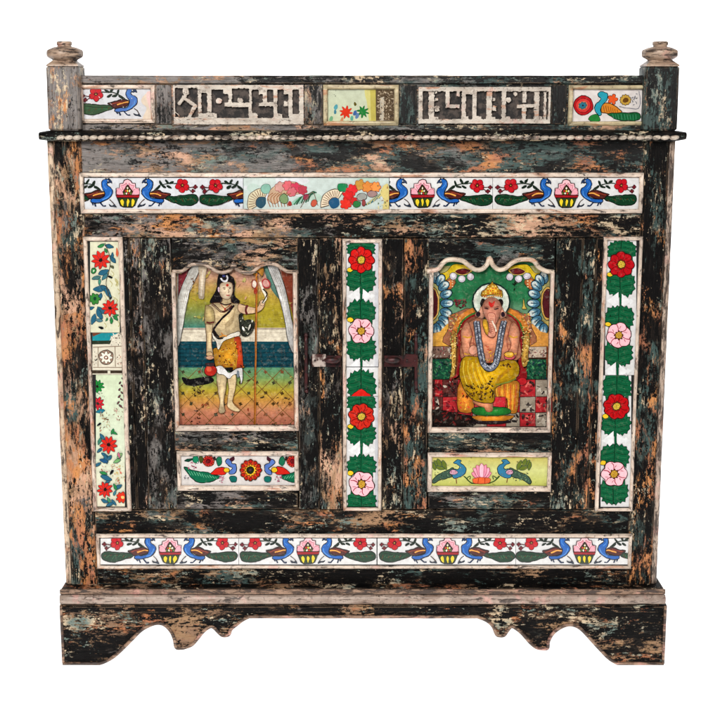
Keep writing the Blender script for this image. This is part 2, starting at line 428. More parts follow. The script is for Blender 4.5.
    def flower(s, x, y, r, n, col, out=.6, inner=.72, rot=0, oc=(18, 14, 14), pt=False):
        pts = []
        for i in range(n*6):
            a = 2*math.pi*i/(n*6)+rot; u = abs(math.cos(a*n/2-rot*n/2))
            if pt: u = u**2.5
            rr = r*(inner+(1-inner)*u)
            pts.append((x+rr*math.cos(a), y+rr*math.sin(a)))
        s.poly(pts, col, out, False, oc)
    def scrib(s, x0, x1, y0, y1, n, cols, w=(.5, 1.1), L=(1, 3)):
        """loose dabs of the brush: ragged slivers and specks"""
        for _ in range(n):
            x = random.uniform(x0, x1); y = random.uniform(y0, y1); a = random.gauss(0, .9)+random.choice((0, 1.57)); l = random.uniform(*L)*.6
            h = l*random.uniform(.18, .6); c, q = math.cos(a), math.sin(a); pts = []
            for i in range(8):
                t = i/8*6.283; rr = random.uniform(.45, 1.15); u = l*math.cos(t)*rr; v = h*math.sin(t)*rr
                pts.append((x+u*c-v*q, y+u*q+v*c))
            s.poly(pts, random.choice(cols), 0, False)
    def build(s, name, mat, parent, label=None):
        me = bpy.data.meshes.new(name); me.from_pydata(s.v, [], s.f)
        ca = me.color_attributes.new('pigment', 'FLOAT_COLOR', 'CORNER'); i = 0
        for p, cs in zip(me.polygons, s.c):
            for j in range(p.loop_total): ca.data[p.loop_start+j].color = rgb(cs[j])
        o = link(name, me, M[mat], parent)
        if label: o['label'] = label
        return o
RED = (184, 20, 32); BLK = (20, 16, 16); GRN = (16, 54, 32); BLU = (30, 90, 168); PNK = (240, 184, 190); YEL = (222, 196, 44); BRN = (74, 28, 24); WHT = (212, 211, 210)
def lotus(cv, cx, cy, s):
    cv.at(cx, cy, s); o = .8*s
    Z = lambda l: [((a-432)/12, b/12-21) for a, b in l]
    cv.poly(Z([(298, 270), (298, 190), (335, 182), (340, 135), (385, 130), (400, 95), (437, 84), (475, 95), (490, 128), (530, 132), (538, 182), (577, 190), (577, 270)]), PNK, o, False)
    for l in ([(310, 262), (312, 205), (350, 200), (385, 250), (390, 268)], [(568, 262), (566, 205), (525, 200), (490, 250), (485, 268)], [(360, 160), (395, 150), (425, 130), (390, 215)], [(515, 160), (480, 150), (450, 130), (488, 215)]):
        cv.poly(Z(l), (226, 158, 170), .35*s, True, (150, 60, 80))
    cv.poly(Z([(437, 145), (378, 232), (392, 272), (484, 272), (502, 232)]), (60, 44, 20), o*.8, False)
    for x, y, c in ((437, 188, (230, 224, 200)), (412, 222, (196, 40, 36)), (437, 222, (228, 200, 60)), (463, 222, (230, 224, 200)), (395, 252, (90, 110, 50)), (424, 252, (228, 224, 200)), (452, 252, (196, 40, 36)), (480, 252, (90, 110, 50))):
        cv.poly(Z([(x, y-16), (x+12, y), (x, y+16), (x-12, y)]), c, 0, False)
    cv.poly(Z([(315, 306), (562, 306), (522, 398), (490, 416), (385, 416), (350, 398)]), (40, 60, 30), o, False)
    for x, w, k in ((372, 24, -18), (438, 18, 0), (500, 24, 18)):
        cv.poly(Z([(x, 316), (x+w, 345), (x+w*.5-k*.3, 396), (x-k*.6, 410), (x-w*.6-k*.3, 390), (x-w, 345)]), YEL, .4*s)
    cv.poly(Z([(296, 270), (580, 270), (570, 305), (308, 305)]), (150, 22, 30), o*.7, False)
def peacock(cv, cx, cy, s, d=1, tail=GRN, body=BLU):
    cv.at(cx, cy, s, d); o = .7*s
    Z = lambda l: [(a/9+8, b/9-21) for a, b in l]
    cv.poly(Z([(262, 224), (300, 214), (360, 212), (430, 204), (500, 198), (545, 203), (567, 232), (558, 268), (520, 291), (460, 299), (400, 290), (340, 268), (285, 250)]), tail, o)
    for i in range(13):
        a = 300+i*19; cv.line(Z([(a, 236+random.uniform(-10, 16)), (a+16, 246+random.uniform(-12, 22))]), .5*s, (46, 96, 60) if i % 3 else (92, 60, 30), False)
    cv.line(Z([(320, 232), (420, 228), (520, 224)]), .4*s, (10, 34, 20))
    cv.poly(Z([(150, 168), (200, 158), (255, 178), (320, 194), (292, 216), (262, 238), (200, 234), (150, 218), (126, 195)]), BRN, o)
    cv.line(Z([(135, 188), (180, 190), (235, 210)]), 1.1*s, (226, 156, 70))
    cv.line(Z([(190, 180), (240, 190), (290, 205)]), .6*s, (150, 60, 40))
    for a, b in (((182, 262), (146, 302)), ((228, 260), (208, 304)), ((146, 302), (120, 300)), ((250, 258), (232, 290))):
        cv.line(Z([a, b]), 1.2*s, (24, 40, 70), False)
    cv.poly(Z([(76, 72), (100, 58), (135, 60), (156, 82), (160, 112), (150, 145), (132, 170), (128, 200), (145, 226), (190, 238), (250, 240), (258, 262), (230, 272), (180, 270), (130, 252), (90, 227), (64, 198), (58, 165), (72, 138), (98, 122), (112, 104), (104, 92), (88, 94)]), body, o)
    cv.line(Z([(80, 170), (84, 200), (110, 226), (150, 246)]), .7*s, (80, 140, 206))
    cv.line(Z([(140, 90), (138, 120), (112, 145)]), .6*s, (70, 130, 200))
    cv.poly(Z([(62, 100), (72, 72), (96, 66), (110, 80), (94, 92), (78, 92)]), (34, 50, 80), .3*s)
    cv.ell(*Z([(100, 76)])[0], .5, .5, (230, 225, 210))
    cv.line(Z([(100, 60), (92, 50)]), .8*s, BLK, False); cv.line(Z([(125, 58), (122, 48)]), .8*s, BLK, False)
    cv.line(Z([(168, 160), (215, 122), (280, 102), (375, 98)]), .9*s, (26, 40, 26))
    for x, y, r in ((205, 138, -.5), (230, 98, 1.1), (258, 128, .35), (285, 80, 1.0), (305, 130, .5), (325, 88, -.5)):
        u, v = Z([(x, y)])[0]; cv.ell(u, v, 2.9, 1.25, (20, 34, 24), 0, rot=r)
    u, v = Z([(424, 118)])[0]
    cv.flower(u, v, 7.2, 5, RED, .5*s, .74, .4, (90, 10, 20)); 
    for i in range(5):
        a = .4+i*1.257+.6; cv.line([(u+1.5*math.cos(a), v+1.5*math.sin(a)), (u+5.6*math.cos(a), v+5.6*math.sin(a))], .5*s, (130, 12, 24), False)
    cv.flower(u, v, 2.3, 6, (70, 14, 16), 0, .6); cv.ell(u, v, .7, .7, (180, 140, 60))
    cv.line(Z([(470, 138), (545, 128)]), .7*s, BRN, False); cv.line(Z([(480, 150), (520, 172)]), .7*s, BRN, False)
    for x, y in ((542, 132), (520, 168)):
        u, v = Z([(x, y)])[0]; cv.flower(u, v, 2.3, 4, (98, 26, 34), .3*s, .6)
    cv.poly(Z([(24, 312), (40, 288), (62, 296), (92, 284), (80, 302), (50, 306)]), (40, 50, 66), .3*s)
    cv.line(Z([(36, 292), (60, 262), (86, 240)]), .7*s, (60, 40, 30), False)
def leaves(cv, cx, y0, y1, w=14, up=True, s=1):
    """pair of toothed dark green leaves either side of the stem"""
    h = y1-y0
    cv.at(cx, (y0+y1)/2); cv.poly([(-4, -h*.42), (0, -h*.5), (4, -h*.42), (6, 0), (3, h*.45), (0, h*.5), (-3, h*.45), (-6, 0)], (10, 64, 40))
    for d in (-1, 1):
        cv.at(cx, y0 if up else y1, 1, d, 0, 1 if up else -1)
        L = [(-.5, 0), (3, .14*h), (4.5, -.06*h), (7, .1*h), (w*.78, -.1*h), (w*.8, .12*h), (w*1.02, .14*h), (w*.95, .3*h), (w*1.08, .40*h), (w*.94, .5*h), (w*1.04, .66*h), (w*.84, .74*h), (w*.82, .9*h), (w*.6, .88*h), (w*.5, 1.02*h), (w*.32, .9*h), (w*.12, 1.04*h), (-.5, .9*h)]
        cv.poly(L, (14, 86, 52), .55, False, (8, 30, 20), wob=.5)
        for k in range(6):
            y = (.12+.13*k)*h; cv.line([(1, y+2), (w*.45, y+.5), (w*.82, y-.3)], .4, (8, 46, 28) if k % 2 else (40, 106, 70))
        cv.scrib(1, w*.8, .1*h, .8*h, 8, [(46, 116, 80), (8, 44, 26)], (.3, .5), (.8, 2))
def spacer(cv, cx, y, h=9, w=14):
    cv.at(cx, y); cv.poly([(-w, 0), (-w+2, -1), (-1.6, -h), (-1.6, h), (-w+2, 1.5)], (222, 222, 222), 0, False)
    cv.poly([(w, 0), (w-4, -3), (w-5, -1), (1.6, -h*.8), (1.6, h*.7), (w-5, 1.5), (w-4, 3.4)], (222, 222, 222), 0, False)
    cv.line([(0, -h-3), (0, h+3)], 1.9, (14, 78, 48), False)
def rose(cv, x, y, r, col, dark, n=7, c2=(206, 176, 60)):
    cv.at(x, y); cv.flower(0, 0, r, n, col, .7, .86, random.random(), (50, 10, 14))
    for i in range(n):
        a = 6.283*i/n+.3; cv.line([(r*.3*math.cos(a), r*.3*math.sin(a)), (r*.62*math.cos(a+.12), r*.62*math.sin(a+.12)), (r*.88*math.cos(a), r*.88*math.sin(a))], .7, dark)
        cv.line([(r*.5*math.cos(a+.3), r*.5*math.sin(a+.3)), (r*.7*math.cos(a+.45), r*.7*math.sin(a+.45))], .45, dark)
    cv.flower(0, 0, r*.40, 8, (96, 52, 16), .3, .7, 0, BLK, True)
    cv.ell(0, 0, r*.27, r*.27, c2, .25)
    for i in range(12): a = i*2.4; q = r*.05*math.sqrt(i)*1.3; cv.ell(q*math.cos(a), q*math.sin(a), .35, .35, (90, 50, 14))
def CXs(x0, x1, y0, y1, ym=374): return tuple(360+(v-360)*P(361, ym)[0]/P(361, (y0+y1)/2)[0] for v in (x0, x1))+(y0, y1)
def vstrip(cv, cx, items):
    for it in items:
        k = it[0]
        c = cx(it[1]) if callable(cx) else cx
        if k == 'L': leaves(cv, cx((it[1]+it[2])/2), it[1], it[2], 14, True)
        if k == 'U': leaves(cv, cx((it[1]+it[2])/2), it[1], it[2], 14, False)
        if k == 'S': spacer(cv, c, it[1])
    for it in items:
        c = cx(it[1])
        if k and it[0] in 'RP':
            cv.at(c-11, it[1]+(10 if it[0] == 'R' else -11)); cv.ell(0, 0, 3, 2.4, (226, 188, 40), .4)
            if it[0] == 'R': rose(cv, c, it[1], 13.2, (200, 26, 22) if len(it) < 3 else it[2], (120, 10, 14), 8)
            else: rose(cv, c, it[1], 13, (238, 184, 192), (150, 40, 60), 6, (196, 150, 50))
        if it[0] == 'C': cv.at(c, it[1]); cv.poly([(-9, 3.5), (-5, -1), (0, -4), (5, -1), (9, 3.5)], (206, 30, 24), .4, True)
# ------------------------------------------------------------------ carcass
mb = MB()
xa, xb, z0, z1 = RX(53, 669.5, 141, 588, .021)
mb.box(-.585, .590, .10, P(0, 131, 0)[2], .0205, .40)
mb.build('carcass', M['dark'])
XL = P(51, 230)[0]; XR = P(671.5, 230)[0]
ZT = P(0, 139)[2]; ZB = P(0, 588)[2]
def post(xl, xr, nm, mat):
    mb = MB(); mb.box(xl, xr, ZB, ZT, 0, .035, bev=.003); return mb.build(nm, M[mat])
XLi = P(84, 230)[0]; XRi = P(641, 230)[0]
cl = post(XL+.010, XLi, 'corner_stile', 'corner_l'); cr = post(XRi, XR-.010, 'corner_stile', 'corner_r')
for x, nm, par in ((XL+.005, 'worn_corner_edge', cl), (XR-.005, 'worn_corner_edge', cr)):
    mb = MB(); mb.tube([(x, .010, ZB+.002+i*(ZT-ZB-.004)/60) for i in range(61)], .0075, n=10); o = mb.build(nm, M['corner_edge' if x < 0 else 'corner_edge_r'], par)
def rail(x0, x1, y0, y1, mat, Y=.0012, nm='rail'):
    mb = MB(); a, b = RX(10, 10, y0, y1, Y)[2:]
    mb.box(x0+.0004, x1-.0004, a+.0004, b-.0004, Y, Y+.019); return mb.build(nm, M[mat])
rail(XLi, XRi, 139, 213, 'rail_top', nm='top_rail')
rail(XLi, XRi, 213.3, 237.6, 'rail_mid', nm='middle_rail')
rail(XLi, XRi, 510, 588, 'rail_low', nm='bottom_rail')
def stile(x0, x1, mat, Y=.0008, nm='stile', y0=238, y1=509.6):
    mb = MB(); mb.R(x0, x1, y0, y1, Y, .019); return mb.build(nm, M[mat])
stile(89, 133, 'stile_l'); stile(133, 144.5, 'stile_l', .0025)
stile(579, 592, 'door_r', .0025); stile(592, 638, 'corner_r')
stile(319, 342, 'mid', .0000); stile(342, 382, 'mid', .0014); stile(382, 403, 'mid', .0004)
# ------------------------------------------------------------------ cornice
mb = MB()
zc0 = P(0, 141, -.02)[2]; zc1 = P(0, 130.5, -.02)[2]; cx0 = P(38.5, 135, -.02)[0]; cx1 = P(687, 135, -.02)[0]
zm = (zc0+zc1)/2; hh = (zc1-zc0)/2
prof = [(-.001, zc1), (-.020, zc1-.001), (-.026, zc1-.004), (-.027, zm), (-.024, zc0+.003), (-.018, zc0), (.0, zc0-.001)]
n = 60; vs = []; fs = []
for i in range(n+1):
    x = cx0+(cx1-cx0)*i/n
    sh = .72 if i in (0, n) else 1
    for y, z in prof: vs.append(jit((x, y*sh, zm+(z-zm)*sh), .0009))
m_ = len(prof)
for i in range(n):
    for k in range(m_-1): fs.append([i*m_+k, i*m_+k+1, (i+1)*m_+k+1, (i+1)*m_+k])
fs += [list(range(m_)), [n*m_+k for k in range(m_)]]
mb.add(vs, fs, 0, True)
mb.box(cx0+.008, cx1-.008, zc0+.001, zc1-.001, .001, .42)
cor = mb.build('cornice', M['dark'])
mb = MB(); x = P(60, 137)[0]; xe = P(672, 137)[0]; i = 0
while x < xe:
    L = .0155+random.uniform(-.0015, .0015)
    zz = zc0+.0065
    mb.tube([(x+t*L, -.0262-.0030*math.sin(math.pi*t), zz-.0010+.0020*t) for t in (0, .12, .3, .5, .7, .88, 1)], [.0014, .0032, .0041, .0044, .0041, .0032, .0014], n=8)
    x += L+.0002; i += 1
mb.build('rope_bead', M['rope'], cor)
# ------------------------------------------------------------------ gallery
YG = .012
mb = MB()
g0 = P(0, 130.5, YG)[2]; gl = P(78, 100, YG)[0]; gr = P(646, 100, YG)[0]
mb.box(gl, gr, g0, P(0, 76.5, YG)[2], YG, YG+.022)
gal = mb.build('gallery_board', M['gallery'])
mb = MB(); mb.box(gl, gr, P(0, 83.5, YG)[2], P(0, 75.5, YG)[2], YG-.007, YG+.026); mb.build('gallery_rail', M['gallery'], gal)
mb = MB(); mb.box(gl, gr, P(0, 130.5, YG)[2], P(0, 125, YG)[2], YG-.005, YG-.0005); mb.build('lower_strip', M['gallery'], gal)
for a, b in ((156, 171.5), (304.5, 322.5), (399, 417), (551, 567)):
    mb = MB(); mb.R(a, b, 84.5, 124.5, YG-.004, .0035); mb.build('divider', M['post'], gal)
for i, (a, b) in enumerate(((47, 79.5), (644.5, 678.5))):
    mb = MB(); x0, x1, za, zb = RX(a, b, 66, 130.5, -.016)
    mb.box(x0, x1, za, zb, -.016, .042, bev=.003)
    ps = mb.build('gallery_post', M['post'])
    xc = (x0+x1)/2; w = (x1-x0)/2; k = D/FPX; yc = .013
    mb = MB(); z = lambda py: P(0, py, 0)[2]
    zb -= .0005
    # chamfered square shoulder under the turned knob
    vs = []
    for (r, zz) in ((w*.97, zb), (w*.96, zb+.003), (w*.66, zb+.0105), (w*.62, zb+.012)):
        vs += [(xc-r, yc-r, zz), (xc+r, yc-r, zz), (xc+r, yc+r, zz), (xc-r, yc+r, zz)]
    fs = [[3, 2, 1, 0], [12, 13, 14, 15]]+[[j*4+q, j*4+(q+1) % 4, j*4+4+(q+1) % 4, j*4+4+q] for j in range(3) for q in range(4)]
    mb.add([jit(v) for v in vs], fs)
    zz = zb+.0115
    mb.lathe([(.022, zz-.001), (.0235, zz+.001), (.0325, zz+.006), (.0342, zz+.009), (.0342, zz+.016), (.0325, zz+.019), (.022, zz+.0235), (.014, zz+.0250), (.0125, zz+.0265), (.0145, zz+.028), (.0148, zz+.033), (.0125, zz+.0345)], xc, yc, n=10)
    mb.build('finial', M['finial'], ps)
def cv_tile(x0, x1, y0, y1, Y=-.0035, **k): return Canvas(x0, x1, y0, y1, Y, **k)
# tile 1: peacock and red flower
fr = frame(79.5, 155.5, 84.5, 123.5, 5, YG, .010, gal)
cv = Canvas(83, 151, 88, 119, YG-.004, (204, 203, 206))
cv.at(149, 103.5, 1, -1)
peacock(cv, 152, 102.5, 1.02, -1, (52, 78, 50), (70, 108, 176))
cv.px(); cv.poly([(141, 100), (151, 92), (151, 119), (143, 119), (146, 108)], (214, 196, 176)); cv.poly([(146, 95), (151, 92), (151, 112)], (222, 186, 180))
cv.scrib(84, 150, 89, 118, 14, [(236, 234, 232), (190, 180, 176)], (.4, .9), (1, 3))
cv.build('tile', 'tile', fr, 'peacock tile with red flower')
# tile 2
fr = frame(323, 399, 84.5, 126, 5.5, YG, .011, gal, ('trim_y', 'trim_y'))
cv = Canvas(327, 395, 88, 122.5, YG-.004, (206, 206, 168), grad=[(88, (184, 190, 166)), (104, (196, 202, 174)), (122.5, (196, 202, 168))])
cv.poly([(365, 89), (376, 89), (376, 124), (370, 124), (367, 105)], (202, 194, 120)); cv.poly([(370, 89), (376, 89), (376, 124), (371, 124)], (184, 170, 84), 0, False)
cv.at(346, 112); cv.flower(0, 0, 6.8, 8, (206, 52, 28), .2, .5, .2, (150, 20, 10), True)
cv.at(363, 112); cv.flower(0, 0, 6.5, 8, (30, 116, 50), .2, .45, .2, (10, 60, 30), True)
for x, y, r, c in ((335, 112, 1.6, (60, 120, 140)), (336, 107, 1.9, (80, 150, 160)), (355, 113, 2, (60, 96, 150)), (357, 116, 2, (90, 120, 160)), (352, 118, 1.6, (90, 160, 140)), (355, 104, 1.4, (90, 80, 30)), (331, 119, 2, (110, 160, 120)), (342, 120, 2, (190, 130, 90))):
    cv.px(); cv.ell(x, y, r*1.5, r*.9, c, 0, rot=r)
cv.px(); cv.scrib(329, 336, 89, 96, 10, [(60, 60, 50)], (.3, .5), (.6, 1.5))
cv.poly([(376, 88), (396, 88), (396, 123), (376, 123)], (86, 70, 52), 0, False)
cv.poly([(380, 98), (384, 97), (384, 123), (380, 123)], (186, 176, 158), 0, False)
cv.scrib(377, 395, 89, 122, 220, [(150, 130, 108), (60, 44, 34), (206, 188, 160), (184, 164, 138)], (.5, 1.4), (.8, 2.6))
cv.build('tile', 'tile', fr, 'pale yellow tile with small flowers')
# tile 3
fr = frame(568, 646, 85, 126, 5, YG, .011, gal, ('trim_y', 'trim_y'))
cv = Canvas(572, 642, 89, 122, YG-.004, (214, 206, 202))
cv.zm(565, 80, 8.47)
cv.ell(155, 215, 84, 84, (176, 24, 30), .6); cv.ell(155, 215, 62, 60, (206, 54, 50), .3); cv.ell(152, 215, 40, 38, (190, 120, 90), 0); cv.flower(150, 215, 34, 7, (44, 110, 130), .3); cv.ell(150, 215, 9, 9, (30, 40, 60))
cv.poly([(280, 120), (300, 100), (345, 108), (362, 130), (350, 180), (320, 215), (300, 250), (305, 290), (285, 300), (258, 275), (248, 240), (262, 205), (290, 180), (300, 155), (285, 140)], (40, 150, 170), .6)
cv.poly([(305, 265), (320, 210), (370, 200), (430, 225), (480, 275), (400, 285), (330, 280)], (206, 126, 40), .6)
for i in range(7): cv.line([(325+i*20, 215+i*6), (335+i*19, 275)], .5, (130, 70, 20), False)
cv.flower(405, 165, 48, 5, (220, 84, 36), .4, .6); cv.flower(513, 170, 46, 12, (190, 150, 60), .4, .8); cv.ell(513, 170, 22, 22, (96, 60, 20)); 
cv.poly([(360, 285), (450, 280), (560, 275), (628, 285), (632, 335), (560, 345), (450, 340), (390, 315)], (20, 92, 50), .6)
for i in range(9): cv.line([(400+i*25, 290), (412+i*24, 335)], .45, (60, 140, 100), False)
cv.poly([(200, 335), (235, 295), (280, 298), (300, 345), (250, 350)], (34, 120, 50), .4)
cv.line([(460, 225), (520, 240), (620, 240), (635, 150), (630, 95)], .6, (120, 120, 130)); cv.scrib(560, 620, 110, 220, 16, [(120, 120, 126), (90, 90, 90)], (.3, .7), (10, 26))
cv.build('tile', 'tile', fr, 'tile with turquoise bird and red disc flower')
# carved letter panels
def relief(x0, x1, y0, y1, hole, Y, depth, nm, parent, cell=.5):
    nx = int((x1-x0)/cell); ny = int((y1-y0)/cell)
    X0, X1, Z0, Z1 = RX(x0, x1, y0, y1, Y)
    H = [[hole(x0+(i+.5)*cell, y0+(j+.5)*cell) and 0 < i < nx-1 and 0 < j < ny-1 for i in range(nx)] for j in range(ny)]
    vs = []; fs = []; mi = []; idx = {}
    def V(i, j, d):
        k = (i, j, d)
        if k not in idx:
            idx[k] = len(vs); a = noise.noise(Vector((i*.11, j*.11, 3.3)))*.0006+noise.noise(Vector((i*.35, j*.35, 8)))*.0004
            vs.append((X0+(X1-X0)*i/nx+noise.noise(Vector((i*.2, j*.2, 1)))*.0005, Y+(depth if d else a), Z1-(Z1-Z0)*j/ny+noise.noise(Vector((i*.2, j*.2, 5)))*.0005))
        return idx[k]
    for j in range(ny):
        for i in range(nx):
            h = 1 if H[j][i] else 0
            fs.append([V(i, j, h), V(i, j+1, h), V(i+1, j+1, h), V(i+1, j, h)]); mi.append(h)
            if i+1 < nx and H[j][i+1] != H[j][i]: fs.append([V(i+1, j, 0), V(i+1, j+1, 0), V(i+1, j+1, 1), V(i+1, j, 1)]); mi.append(0)
            if j+1 < ny and H[j+1][i] != H[j][i]: fs.append([V(i, j+1, 0), V(i+1, j+1, 0), V(i+1, j+1, 1), V(i, j+1, 1)]); mi.append(0)
    me = bpy.data.meshes.new(nm); me.from_pydata(vs, [], fs)
    for p, q in zip(me.polygons, mi): p.material_index = q
    o = link(nm, me, [M['carve'], M['recess']], parent)
    m2 = MB(); m2.box(X0-.0005, X1+.0005, Z0-.0005, Z1+.0005, Y+.0012, Y+.006, amp=0)  # edge of the board
    return o
def inpoly(x, y, p):
    c = False
    for i in range(len(p)):
        a, b = p[i-1], p[i]
        if (a[1] > y) != (b[1] > y) and x < (b[0]-a[0])*(y-a[1])/(b[1]-a[1])+a[0]: c = not c
    return c
def seg(x, y, a, b):
    dx, dy = b[0]-a[0], b[1]-a[1]; t = max(0, min(1, ((x-a[0])*dx+(y-a[1])*dy)/(dx*dx+dy*dy)))
    return math.hypot(x-a[0]-t*dx, y-a[1]-t*dy)
def rc(a, b, c, d): return [(a, b), (c, b), (c, d), (a, d)]
holesA = [rc(72, 38, 178, 174), rc(203, 65, 222, 155),
  [(252, 50), (300, 50), (300, 70), (325, 72), (325, 103), (305, 103), (305, 132), (420, 135), (420, 178), (275, 178), (275, 155), (252, 155)],
  rc(350, 45, 424, 104), [(445, 50), (470, 50), (470, 72), (490, 72), (490, 105), (470, 105), (470, 130), (540, 130), (540, 178), (470, 178), (470, 155), (445, 155)],
  rc(518, 50, 540, 102), [(567, 50), (590, 50), (590, 72), (612, 72), (612, 98), (590, 98), (590, 130), (612, 130), (612, 180), (590, 180), (590, 160), (567, 155)], rc(640, 50, 664, 158)]
keepA = [((125, 45), (125, 62), 15), ((122, 75), (92, 112), 9), ((112, 82), (172, 126), 9), ((168, 126), (138, 178), 10), ((90, 172), (70, 150), 3)]
dotsA = [(283, 100, 14), (385, 97, 12)]
def wav(px, py, k): n = noise.noise_vector(Vector((px*.35, py*.35, k))); return px+n.x*.55, py+n.y*.55
def holeA(px, py):
    px, py = wav(px, py, 1)
    x = (px-160)*4.8; y = (py-80)*4.8
    if any(seg(x, y, a, b) < w-1.5 for a, b, w in keepA) or any(math.hypot(x-a, y-b) < r for a, b, r in dotsA): return False
    return any(inpoly(x, y, p) or (72 < x < 668 and 40 < y < 182 and min(seg(x, y, p[i-1], p[i]) for i in range(len(p))) < 4.6) for p in holesA)
relief(173.5, 303.5, 85, 124.5, holeA, YG-.0075, .007, 'carved_lettering', gal)
barsB = [rc(88, 55, 118, 190), rc(118, 55, 130, 66), rc(118, 84, 138, 102), rc(118, 122, 142, 152), rc(88, 174, 138, 190), rc(168, 50, 192, 135), rc(168, 116, 240, 136), rc(222, 50, 240, 80),
  rc(246, 55, 270, 190), rc(298, 55, 322, 190), rc(246, 50, 322, 70), rc(246, 172, 284, 190), rc(310, 172, 345, 190), rc(365, 55, 395, 190), rc(395, 84, 410, 102), rc(395, 122, 416, 150), rc(365, 174, 412, 190),
  rc(438, 50, 462, 190), rc(438, 174, 484, 190), rc(538, 55, 560, 110), [(512, 116), (606, 112), (606, 132), (512, 136)], rc(536, 130, 560, 190), rc(594, 55, 622, 190), rc(640, 55, 656, 190), rc(622, 172, 640, 190)]
def holeB(px, py):
    px, py = wav(px, py, 5)
    x = (px-410)*4.8; y = (py-80)*4.8
    if x < 60 or x > 664 or y < 54 or y > 188: return False
    if math.hypot(x-472, y-95) < 12 or math.hypot(x-505, y-66) < 9: return False
    return not any(inpoly(x, y, p) and min(seg(x, y, p[i-1], p[i]) for i in range(len(p))) > 2.2 for p in barsB)
relief(418.5, 550.5, 87, 123.5, holeB, YG-.0075, .007, 'carved_lettering', gal)
# ------------------------------------------------------------------ top band
fr = frame(80, 643, 172.5, 213.5, 5.0, 0, .009)
def band_tile(x0, x1, y0, y1, units, sc, cy, parent, base=WHT, label=None):
    cv = Canvas(x0, x1, y0, y1, -.0036, base)
    for cx in units:
        peacock(cv, cx, cy, sc, 1); peacock(cv, cx, cy, sc, -1); lotus(cv, cx, cy, sc)
    return cv.build('tile', 'tile', parent, label)
band_tile(84.5, 243, 178, 209.2, [127.2, 270.5], 1.0, 193.5, fr, (204, 206, 210))
band_tile(389.5, 492.5, 178, 209.2, [422], 1.0, 193.5, fr)
band_tile(492.9, 639, 178, 209.2, [566], 1.0, 193.5, fr)
cv = Canvas(243.5, 389, 178, 209.2, -.0034, (190, 202, 196))
def fan(cx, cy, r, a0=3.14, a1=6.5, c=(206, 196, 164)):
    pts = [(cx+r*math.cos(a0+(a1-a0)*i/12), cy+r*math.sin(a0+(a1-a0)*i/12)) for i in range(13)]+[(cx+r*.45*math.cos(a1-(a1-a0)*i/8), cy+r*.45*math.sin(a1-(a1-a0)*i/8)) for i in range(9)]
    cv.poly(pts, c, .6, False, (84, 66, 56))
    for i in range(1, 12):
        a = a0+(a1-a0)*i/12; cv.line([(cx+r*.5*math.cos(a), cy+r*.5*math.sin(a)), (cx+r*.92*math.cos(a), cy+r*.92*math.sin(a))], .55, (120, 84, 64), False)
cv.px()
for k in range(14): cv.ell(random.uniform(245, 388), random.uniform(178, 206), random.uniform(4, 12), random.uniform(2, 6), random.choice([(196, 206, 204), (170, 192, 176), (206, 208, 210), (182, 200, 190)]))
cv.ell(260.5, 201, 6, 7, (44, 76, 92)); fan(262, 203, 14.5, 2.6, 5.2)
cv.ell(266, 189, 5, 5, (130, 176, 158), .4, (80, 110, 100))
cv.poly([(268, 198), (272, 188), (282, 183), (296, 182), (306, 189), (300, 194), (286, 196), (274, 204)], (188, 158, 130), .4, oc=(120, 90, 80))
for x, y, r, c in ((280, 187, 5.5, (198, 150, 140)), (288, 186, 5.5, (206, 96, 104)), (296, 188, 6, (196, 60, 84)), (303, 190, 5, (176, 60, 76)), (292, 192, 5, (200, 104, 112))):
    cv.at(x, y); cv.flower(0, 0, r, 6, c, .4, .75, x, (130, 60, 60))
fan(272, 203, 10, 2.8, 6.4, (214, 190, 160)); cv.px()
for x in range(270, 290, 3): cv.line([(x, 207), (x-2, 198), (x+3, 193)], .6, (150, 96, 60))
for i in range(9): cv.line([(290+i*2.2, 206-i*.5), (296+i*2, 200-i), (304+i*1.6, 196-i*.4)], 1.0, random.choice([(60, 120, 84), (40, 84, 60), (140, 180, 160)]))
cv.ell(284, 199, 4.5, 5, (116, 140, 96), .4); cv.ell(290, 204, 2.2, 2.6, (150, 50, 44)); cv.ell(306, 197, 2.4, 3.6, (140, 50, 70), .3, rot=.7); cv.ell(314, 203, 3, 4, (186, 84, 64), .3, rot=.7)
cv.line([(300, 208), (312, 192), (318, 206)], .5, (120, 100, 90))
cv.ell(334, 202, 5.5, 6.5, (34, 80, 116)); fan(335, 204, 14.5, 2.9, 5.3, (222, 206, 178))
cv.px(); cv.poly([(338, 184), (347, 184), (346, 191), (339, 191)], (30, 124, 74), .3)
for x, y, r, c in ((360, 185, 6, (190, 140, 60)), (368, 187, 6, (210, 130, 60)), (376, 187, 5.5, (226, 140, 70)), (352, 190, 6, (214, 44, 48)), (348, 196, 6, (206, 36, 38)), (346, 204, 6, (214, 48, 36)), (354, 201, 4, (196, 40, 40))):
    cv.at(x, y); cv.flower(0, 0, r, 6, c, .35, .72, x, (140, 40, 30))
cv.px(); cv.ell(362, 197, 5, 4, (150, 150, 144), .4); cv.ell(357, 204, 4, 3.4, (50, 116, 64), .3); cv.ell(364, 203, 2, 3.2, (140, 60, 60), .3); cv.ell(372, 194, 5, 3, (150, 120, 116), .3)
for i in range(11): cv.line([(366+i*1.2, 205-i*.6), (373+i, 199-i*.6), (380+i*.5, 194-i*.3)], .9, random.choice([(40, 96, 70), (190, 170, 110), (60, 110, 120), (214, 196, 120)]))
cv.poly([(380, 192), (388, 184), (389, 209), (383, 209), (384, 200)], (206, 190, 120)); cv.scrib(378, 388, 184, 208, 22, [(150, 100, 60), (90, 110, 70), (226, 210, 140)], (.4, .9), (1, 3))
cv.build('tile', 'tile', fr, 'faded tile with fans and roses')
